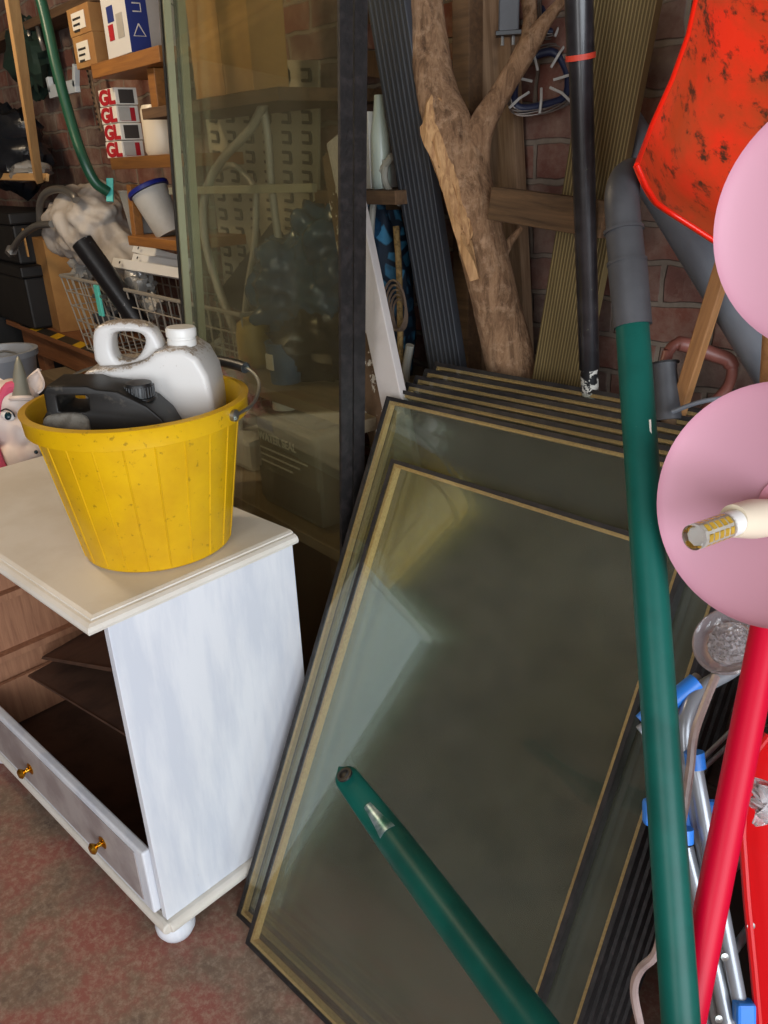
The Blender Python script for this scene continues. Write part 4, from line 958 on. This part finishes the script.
MB().tube(smooth_path([o+X*(w+.002)+Y_*(.14+a)+Zv*(.17+b_) for a, b_ in hp], 3), .0018, 5).build('heart_outline', M['ink'], e)
MB().box(o+X*w*.3-Y_*.001+Zv*h*.35, X*.02, Y_*.0006, Zv*.02).build('red_print', M['red_ink'], e); MB().box(o+X*w*.7-Y_*.001+Zv*h*.4, X*.025, Y_*.0006, Zv*.03).build('grey_print', M['pack_grey'], e)
MB().box(o+X*w*.35-Y_*.001+Zv*h*.6, X*.025, Y_*.0006, Zv*.02).build('navy_print', M['blue_ink'], e)
# wooden bracket leg under the box shelf
plank('turned_leg', aY(150, 68, 1.16), aY(156, 118, 1.16), .045, .04, (0, -1, 0), M['orange_pine'], 'turned pine leg fixed between the two varnished shelves', 'wooden leg')
zB = aY(110, 158, 1.14).z
slab('tin_shelf', aY(110, 160, 1.14).x, -2.33, 1.14, 1.445, zB-.035, zB, M['orange_pine'], 'varnished pine shelf under the stack of red lettered boxes')
# stacked boxes with red letters
gA = aY(108, 158, 1.19); gw = aY(124, 158, 1.19).x-gA.x; gh = (aY(108, 88, 1.19).z-zB)/4
gl = ['red and white printed box on the pine shelf, bottom of the stack of four', 'red and white printed box, second from the bottom of the stack of four', 'red and white printed box, second from the top of the stack of four', 'red and white printed box, topmost of the stack of four']
for k in range(4):
    o = V((gA.x-.012*k*0+(.004 if k % 2 else -.003), 1.19, zB+.0008+gh*k)); e = empty('product_box', o+V((gw/2, .06, 0)), gl[k], 'box', 'red lettered boxes stacked on the shelf')
    MB().aabb(o, o+V((gw, .075, gh-.002))).build('carton', M['label'], e, bevel=.002)
    text('red_lettering', 'GL', gh*1.12, M['red_ink'], e, o+V((.006, -.0012, gh*.10)), (1, 0, 0), Zv, bold=.003, wide=1.7)
    MB().aabb(o+V((gw+.0002, .012, gh*.08)), o+V((gw+.0012, .062, gh*.85))).build('dark_patch', M['dark_sticker'] if k % 2 else M['red_ink'], e)
    if k in (0, 2): MB().aabb(o+V((gw+.0014, .006, gh*.1)), o+V((gw+.0022, .045, gh*.9))).build('paper_sticker', M['pack_grey'], e)
p = aY(148, 156, 1.2); 
tag(MB().lathe([(0, 0), (.05, 0), (.056, .012), (.056, .125), (.05, .14), (0, .14)], V((aY(152, 150, 1.2).x, 1.24, zB+.001)), seg=30).build('cream_roll', M['cream'], smooth=True), 'cream plastic cylinder standing beside the red lettered boxes', 'canister')
zC = aY(130, 236, 1.14).z
slab('tub_shelf', aY(128, 240, 1.14).x, -2.36, 1.14, 1.445, zC-.03, zC, M['orange_pine'], 'varnished pine shelf holding the clear tubs behind the tall glass edge')
plank('shelf_upright', aY(128, 185, 1.16), aY(134, 238, 1.16), .03, .03, (0, -1, 0), M['orange_pine'], 'short pine upright between the red box shelf and the tub shelf', 'upright')
e = empty('plastic_tub', V((aY(145, 234, 1.22).x, 1.22, zC+.001)), 'clear plastic tub on the shelf behind the white sack', 'tub')
a = V((aY(144, 234, 1.22).x, 1.23, zC+.001)); MB().lathe([(0, 0), (.055, 0), (.075, .13), (.078, .13), (.078, .136), (.072, .136), (.053, .003), (0, .003)], a, seg=4, xd=(1, 1, 0)).build('tub_body', M['bag_clear'], e)
e = empty('plastic_tub', V((aY(166, 232, 1.2).x, 1.2, zC+.001)), 'white plastic tub with a dark blue lid tipped over on the shelf', 'tub')
c = aY(160, 213, 1.2); ax2 = V((-.35, -.2, .9)).normalized()
MB().lathe([(0, 0), (.045, 0), (.06, .14), (.056, .14), (.042, .005), (0, .005)], c-ax2*.07, ax=ax2, seg=30).build('tub_body', M['pack_grey'], e, smooth=True)
MB().lathe([(0, 0), (.068, 0), (.068, .010), (.064, .014), (0, .014)], c+ax2*.072, ax=ax2, seg=30).build('lid', plain('dark_blue_lid', '#1c2470', .35), e, smooth=True)

# cardboard box, white sack, wire basket on the bench
zb = BZ+.0015
e, o, X, Y_, w, h = carton(46, 66, 318, 240, 1.22, .2, 'cardboard', 'open brown cardboard box standing on the workbench left of the wire basket', zb=BZ+.001, rot=-.12)
MB().box(o+X*.01+Zv*h+V((-.03, -.03, -.02)), X*.09, Y_*.003, Zv*.06).build('flap', M['cardboard2'], e)
MB().box(o+X*w*.02-Y_*.002+Zv*h*.35, X*.03, Y_*.001, Zv*.05).build('paper_label', M['label'], e)
m = MB(); p = aY(90, 222, 1.22); m.blob(p, (.20, -.02, -.05), (0, .13, .02), (.05, 0, .13), 48, 34, .26, 2); m.blob(aY(112, 245, 1.24), (.22, 0, -.10), (0, .10, 0), (.03, 0, .10), 40, 28, .25, 6); m.blob(aY(64, 228, 1.18), (.10, 0, .02), (0, .08, 0), (0, 0, .10), 28, 20, .25, 12)
o_ = m.build('white_sack', M['bag_white'], smooth=True); rm = o_.modifiers.new('remesh', 'REMESH'); rm.mode = 'VOXEL'; rm.voxel_size = .010; rm.use_smooth_shade = True
tx = bpy.data.textures.new('creases', 'CLOUDS'); tx.noise_scale = .09; dm = o_.modifiers.new('creases', 'DISPLACE'); dm.texture = tx; dm.strength = .022; dm.mid_level = .5
tag(o_, 'crumpled grubby white plastic sack heaped over the cardboard box', 'sack')
# basket
BYf = 1.10
f0, f1 = aY(62, 284, BYf), aY(240, 303, BYf); zt = (f0.z+f1.z)/2
g0_ = aY(88, 330, BYf); bb_ = empty('wire_basket', V(((f0.x+f1.x)/2, 1.25, BZ+.003)), 'greyed white wire basket full of odds and ends on the taped workbench', 'basket')
x0, x1, y0, y1 = f0.x, f1.x, BYf, 1.43; bx0, bx1, by0, by1 = x0+.07, x1-.05, BYf+.03, 1.42; z0 = BZ+.006
rm_ = MB().tube([V((x0, y0, zt)), V((x1, y0, zt)), V((x1, y1, zt)), V((x0, y1, zt)), V((x0, y0, zt))], .0065, 8); rm_.build('rim', M['basket'], bb_, smooth=True)
m = MB(); n = 22
def top_at(t, side): return {0: V((x0+(x1-x0)*t, y0, zt)), 1: V((x0+(x1-x0)*t, y1, zt)), 2: V((x0, y0+(y1-y0)*t, zt)), 3: V((x1, y0+(y1-y0)*t, zt))}[side]
def bot_at(t, side): return {0: V((bx0+(bx1-bx0)*t, by0, z0)), 1: V((bx0+(bx1-bx0)*t, by1, z0)), 2: V((bx0, by0+(by1-by0)*t, z0)), 3: V((bx1, by0+(by1-by0)*t, z0))}[side]
for sd in range(4):
    nn = n if sd < 2 else 9
    for k in range(nn+1): m.tube([top_at(k/nn, sd), bot_at(k/nn, sd)], .0028, 6, cap=False)
    for r in range(1, 6):
        q = [top_at(0, sd).lerp(bot_at(0, sd), r/5), top_at(1, sd).lerp(bot_at(1, sd), r/5)]; m.tube(q, .0028, 6, cap=False)
for k in range(nn+1+8): m.tube([bot_at(k/17, 0), bot_at(k/17, 1)], .0028, 6, cap=False)
m.build('mesh', M['basket'], bb_)
pg = empty('clothes_peg', aY(99, 300, BYf-.02), 'turquoise plastic peg clipped to the rim of the wire basket', 'peg')
for s in (-1, 1):
    a = aY(96, 285, BYf-.012*s-.005); b_ = aY(102, 316, BYf-.02*s-.02); MB().box((a+b_)/2, (b_-a)/2, V((.018, 0, 0)), V((0, .005, 0))).build('arm', M['teal'], pg, bevel=.002)
MB().tube([aY(94, 296, BYf-.02), aY(104, 297, BYf-.02)], .008, 10).build('spring', M['wire'], pg)
# black patterned roll sticking out of the basket
A, B = aY(82, 242, 1.03), aY(142, 326, 1.13)
t = empty('cardboard_tube', B, 'black roll with white flecks sticking up out of the wire basket', 'tube')
ax = (B-A).normalized(); MB().tube([A, B], .037, 26, cap=False).build('roll', M['black_tube'], t, smooth=True)
MB().lathe([(.037, 0), (.020, .002), (.019, .05), (.036, .05)], A-ax*.001, ax=ax, seg=26).build('roll_core', M['bag_white'], t, smooth=True)
sl = ['white shelf bracket arm, lowest of the pile above the wire basket', 'white shelf bracket arm, second up in the pile above the wire basket', 'white shelf bracket arm, topmost of the pile above the wire basket']
for k, (x0_, y0_, x1_, y1_) in enumerate(((112, 262, 180, 273), (132, 258, 185, 266), (133, 247, 185, 262))):
    a, b_ = aY(x0_, y0_, 1.16+.03*k), aY(x1_, y1_, 1.19+.03*k); q = plank('shelf_bracket', a, b_, .034, .022, (0, -1, .5), M['white_plastic'], sl[k], 'bracket', group='white shelf brackets piled on the basket')
    MB().lathe([(0, 0), (.005, 0), (.005, .001), (0, .001)], a+(b_-a)*.18+V((0, -.0115, .006)), ax=(0, -1, .5), seg=10).build('screw_hole', M['ink'], q)
for k, (x, y, r, mt, lab) in enumerate(((150, 308, .05, 'pack_grey', 'grey lidded pot inside the wire basket'), (118, 290, .07, 'bag_clear', 'clear plastic packet inside the wire basket beside the peg'), (84, 268, .06, 'bag_clear', 'clear crumpled bag below the mouth of the black roll'), (140, 285, .06, 'bag_clear', 'grey plastic packet in front of the white brackets'), (200, 325, .07, 'rubber_grey', 'dark bundle inside the wire basket seen through the tall glass'), (110, 320, .06, 'rubber_grey', 'dark bundle in the bottom of the wire basket'))):
    tag(MB().blob(aY(x, y, 1.2), (r, 0, .01), (0, r*.8, 0), (-.01, 0, r*.85), 20, 14, .55, k*3).build(['lidded_pot', 'plastic_packet', 'crumpled_bag', 'plastic_packet', 'dark_bundle', 'dark_bundle'][k], M[mt], smooth=True), lab, 'packet')

# ------------------------------------------------------------------ seen through the tall glass
SY = 1.13
zr_ = aY(240, 189, 1.15).z
plank('pale_rail', aY(176, 191, 1.15), aY(312, 188, 1.15), .02, .015, (0, -1, 0), plain('greyed_white_rail', '#8f8c78', .6), 'pale horizontal rail crossing behind the tall glass', 'rail', ext=(.05, .0))
zL = aY(270, 372, SY).z
slab('jar_shelf', -2.145, -1.35, SY-.1, 1.445, zL-.03, zL, M['ply'], 'dusty shelf board with yellow bottle and blue tub behind the tall glass')
zK = aY(290, 520, 1.0).z
slab('low_shelf', -2.44, -1.4, .98, 1.445, zK-.03, zK, M['ply'], 'low dusty shelf carrying the grey sealer container behind the tall glass')
tag(MB().aabb((-1.41, 1.36, 0), (-1.36, 1.44, 1.9)).build('shelf_post', M['timber2'], bevel=.002), 'dark timber shelf post against the wall beside the tall glass', 'post')
# cream slotted panel
c0, c1, c2, c3 = aY(199, 60, 1.36), aY(318, 60, 1.40), aY(318, 300, 1.40), aY(226, 300, 1.36)
pe = empty('slotted_panel', V((c3.x, 1.38, c3.z)), 'cream metal panel of rows of slots leaning behind the tall glass', 'panel')
loose_ = MB().add([c0, c1, c2, c3]+[q+V((0, .008, 0)) for q in (c0, c1, c2, c3)], [(0, 1, 2, 3), (7, 6, 5, 4)]+[(i, i+4, (i+1) % 4+4, (i+1) % 4) for i in range(4)]).build('sheet', M['pegboard'], pe)
m = MB()
for r in range(12):
    for cc in range(6):
        u = (cc+.5)/6; v = (r+.7)/12.5; p = c0.lerp(c1, u).lerp(c3.lerp(c2, u), v)+V((0, -.003, 0)); w_, h_ = .034, .026
        dxv = (c1-c0).normalized(); dzv = (c0-c3).normalized()
        m.box(p+dzv*h_/2, dxv*w_/2, dzv*.004, V((0, .003, 0))); m.box(p-dzv*h_/2, dxv*w_/2, dzv*.004, V((0, .003, 0))); m.box(p+dxv*w_/2, dxv*.004, dzv*h_/2, V((0, .003, 0)))
m.build('slots', M['slot'], pe)
zq = aY(250, 92, 1.15).z
slab('high_shelf', -2.44, -1.72, 1.12, 1.445, zq-.03, zq-.002, M['timber2'], 'dark timber shelf at the top behind the tall glass')
e, o, X, Y_, w, h = carton(193, 252, 70, -60, 1.13, .10, 'cardboard2', 'large pale brown cardboard box at the top behind the tall glass', zb=zq, rot=0)
MB().box(o+X*w*.5-Y_*.001+Zv*h*.5, X*.012, Y_*.0006, Zv*h*.5).build('tape', M['cardboard'], e)
P1 = [(266, 100), (250, 130), (222, 160), (206, 192), (204, 230), (214, 275), (240, 345)]
for k, (pts, lab, r) in enumerate(((P1, 'thick pale hose curving down left behind the tall glass', .012), ([(262, 98), (268, 140), (272, 190), (280, 250)], 'pale hose hanging straight in front of the slotted panel', .010), ([(256, 190), (255, 240), (248, 285), (243, 330)], 'thin pale hose hanging from the rail to the yellow bottle', .009), ([(222, 340), (212, 346), (206, 360), (204, 380)], 'short pale hose arching left of the yellow bottle', .010), ([(215, 172), (232, 165), (248, 178), (256, 190)], 'pale hose loop just above the rail behind the tall glass', .008))):
    tag(MB().tube(smooth_path([aY(x, y, 1.18+.01*k) for x, y in pts], 6), r, 10).build('pale_hose', M['hose'], smooth=True), lab, 'hose')
loose('black_board', [aY(212, 300, 1.30), aY(273, 221, 1.32), aY(300, 268, 1.30), aY(290, 330, 1.26)], 'black flecked triangular board standing behind the blue bag in the glass', M['black_tube'], .01)
m = MB(); m.blob(aY(300, 285, 1.22), (.17, 0, .05), (0, .11, 0), (-.04, 0, .13), 40, 28, .5, 4); m.blob(aY(326, 255, 1.24), (.14, 0, .05), (0, .1, 0), (0, 0, .12), 32, 22, .5, 8)
o_ = m.build('bin_bag', M['bag_blue'], smooth=True); rm = o_.modifiers.new('remesh', 'REMESH'); rm.mode = 'VOXEL'; rm.voxel_size = .008; rm.use_smooth_shade = True
dm = o_.modifiers.new('creases', 'DISPLACE'); dm.texture = tx; dm.strength = .035
tag(o_, 'shiny dark blue plastic bag heaped behind the right of the tall glass', 'bag')
tag(MB().blob(aY(318, 345, 1.2), (.12, 0, 0), (0, .1, 0), (0, 0, .10), 28, 20, .5, 14).build('black_bag', M['bag_black'], smooth=True), 'black plastic bag below the blue bag behind the tall glass', 'bag')
e = empty('plastic_bottle', V((aY(249, 360, 1.12).x, 1.14, zL+.001)), 'faded yellow plastic bottle on the shelf behind the tall glass', 'bottle')
MB().lathe([(0, 0), (.036, 0), (.045, .01), (.046, .09), (.040, .12), (.02, .135), (0, .137)], V((aY(249, 360, 1.12).x, 1.14, zL+.001)), seg=28).build('bottle_body', M['yellow_old'], e, smooth=True)
e = empty('glass_jar', V((aY(272, 366, 1.12).x, 1.16, zL+.001)), 'dark murky jar between the yellow bottle and blue tub', 'jar')
MB().lathe([(0, 0), (.03, 0), (.032, .06), (.025, .075), (0, .075)], V((aY(270, 366, 1.12).x, 1.16, zL+.001)), seg=24).build('jar_body', M['glass_jar'], e, smooth=True)
MB().lathe([(0, .0751), (.027, .0751), (.027, .09), (0, .09)], V((aY(270, 366, 1.12).x, 1.16, zL+.001)), seg=24).build('lid', M['wire'], e, smooth=True)
jx = aY(286, 378, 1.10); e = empty('blue_tub', V((jx.x, 1.10, zL+.001)), 'blue plastic tub at the front of the shelf behind the tall glass', 'tub')
MB().lathe([(0, 0), (.038, 0), (.046, .10), (.048, .105), (.04, .105), (.035, .01), (0, .01)], V((jx.x, 1.10, zL+.001)), seg=28).build('tub_body', M['blue_jar'], e, smooth=True)
MB().box(V((jx.x, 1.056, zL+.06)), (.016, 0, 0), (0, .0015, 0), (0, 0, .02)).build('paper_label', M['label'], e)
# sealer container
a = aY(266, 520, 1.02); b_ = aY(322, 520, 1.02); top = aY(292, 428, 1.02).z; wz = b_.x-a.x; hz = top-zK
e = empty('sealer_container', V((a.x+wz/2, 1.08, zK+.001)), 'grey sealer container with a white cap on the low shelf behind the glass', 'container')
MB().aabb((a.x, 1.02, zK+.001), (a.x+wz, 1.14, top)).build('container_body', M['seal_can'], e, bevel=.012)
MB().aabb((a.x-.0005, 1.0185, zK+.02), (a.x+wz+.0005, 1.0195, zK+hz*.42)).build('lower_label', M['seal_low'], e)
MB().aabb((a.x+.03, 1.04, top+.001), (a.x+wz-.03, 1.12, top+.02)).build('shoulder', M['rubber_grey'], e, bevel=.006)
MB().lathe([(0, 0), (.034, 0), (.034, .022), (.03, .026), (0, .026)], V((a.x+.075, 1.07, top+.021)), seg=28).build('screw_cap', M['white_plastic'], e, smooth=True)
text('lettering', 'WATER SEAL', .030, M['label'], e, V((a.x+.012, 1.0178, zK+hz*.75)), (1, 0, 0), Zv, bold=.0006)
print_lines(e, V((a.x+.014, 1.0178, zK+hz*.66)), V((1, 0, 0)), wz*.8, 'label', .0025, .018)
MB().aabb((a.x+.012, 1.0170, zK+hz*.88), (a.x+.085, 1.0180, zK+hz*.985)).build('blue_label', plain('navy_badge', '#1c2f66', .5), e)
a = aY(232, 470, 1.1); e = empty('white_canister', V((a.x+.06, 1.16, zK+.001)), 'pale plastic canister with a looped handle left of the sealer container', 'canister')
MB().aabb((a.x-.02, 1.10, zK+.001), (a.x+.12, 1.22, aY(245, 440, 1.1).z)).build('canister_body', M['white_plastic'], e, bevel=.02)
MB().tube(smooth_path([aY(240, 440, 1.14), aY(240, 416, 1.14), aY(250, 410, 1.14), aY(262, 414, 1.14)], 5), .011, 10).build('handle', M['white_plastic'], e, smooth=True)
e, o, X, Y_, w, h = carton(250, 276, 590, 545, 1.05, .2, 'brown_box', 'red-brown box on the floor under the low shelf behind the glass', zb=.001)
MB().box(o+X*w*.5+Zv*(h+.002), X*w*.51, V((0, .1, 0)), Zv*.002).build('lid', M['brown_box'], e)

# gap between tall glass and the big stack
zM = aY(360, 190, 1.2).z
slab('carton_shelf', -1.72, -1.42, 1.2, 1.445, zM-.03, zM-.001, M['timber2'], 'dark cluttered shelf end just right of the tall glass')
e, o, X, Y_, w, h = carton(350, 371, 188, 112, 1.24, .12, 'pack_grey', 'pale upright carton on the shelf between tall glass and dark decking', zb=zM)
MB().box(o+X*w*.33-Y_*.001+Zv*h/2, X*w*.3, Y_*.0006, Zv*h*.49).build('cream_panel', M['cream'], e)
bx = aY(382, 185, 1.26); e = empty('plastic_bottle', V((bx.x, 1.26, zM)), 'pale translucent bottle beside the upright carton', 'bottle')
MB().lathe([(0, 0), (.021, 0), (.023, .02), (.021, .11), (.014, .15), (.010, .19), (0, .19)], V((bx.x, 1.26, zM)), seg=24).build('bottle_body', plain('pale_green_plastic', '#a7afa4', .3), e, smooth=True)
for y, lab in ((8, 'dark timber rail at the very top beside the charcoal board'), (62, 'brown timber rail below the top one beside the charcoal board')):
    plank('timber_rail', aY(345, y, 1.36), aY(384, y+3, 1.36), .055, .04, (0, -1, 0), M['timber2'], lab, 'rail')
plank('timber_rail', aY(330, 205, 1.33), aY(400, 203, 1.33), .03, .04, (0, -1, 0), M['timber2'], 'brown timber rail below the upright carton', 'rail')
o_ = MB().blob(aY(388, 300, 1.34), (.075, 0, -.05), (0, .06, 0), (.0, 0, .27), 30, 30, .2, 21).build('floral_bag', M['floral'], smooth=True); tag(o_, 'dark blue fabric bag with pale leaf pattern behind the rope', 'bag')
tag(MB().blob(aY(362, 350, 1.36), (.10, 0, 0), (0, .05, 0), (0, 0, .13), 24, 18, .3, 31).build('blue_bag', M['bag_blue'], smooth=True), 'dark blue bag low between the tall glass and brown board', 'bag')
tag(MB().tube(smooth_path([aY(x, y, 1.27) for x, y in [(396, 226), (399, 270), (400, 320), (401, 390), (404, 430)]], 5), .0075, 10).build('rope', M['rope'], smooth=True), 'tan twisted rope hanging beside the charcoal decking', 'rope')
for k, (pts, lab) in enumerate((([(392, 156), (380, 175), (373, 205), (370, 250)], 'white cable descending from beside the charcoal board, left one'), ([(386, 160), (385, 180), (392, 195), (400, 203)], 'white cable curving right below the pale bottle'), ([(410, 345), (406, 370), (405, 400)], 'short white cable right of the rope'), ([(366, 392), (362, 410), (370, 432), (380, 440)], 'white cable loop low beside the tall glass'), ([(440, 48), (452, 70), (450, 88), (444, 80)], 'white cable loop between the branch and pale plank'))):
    tag(MB().tube(smooth_path([aY(x, y, 1.25 if k < 4 else 1.38) for x, y in pts], 5), .008 if k != 2 else .010, 8).build('white_cable', M['hose'], smooth=True), lab, 'cable')
m = MB()
cc = aY(400, 315, 1.25); 
for k in range(5):
    r = .028+.004*k; m.tube([cc+V((math.cos(a)*r*.9, -.004*k, math.sin(a)*r*1.3+.006*k)) for a in [2*math.pi*j/20 for j in range(21)]], .0028, 6)
tag(m.build('cable_coil', plain('brown_flex', '#6d5a4c', .5)), 'coil of thin brown cable hanging over the floral bag', 'coil')
m = MB()
for k in range(4): m.tube([aY(345, 385+k*4, 1.25), aY(368, 387+k*4, 1.25)], .006, 8)
tag(m.build('folded_flex', M['hose'], smooth=True), 'bundle of pale cable folded low beside the tall glass edge', 'cable')
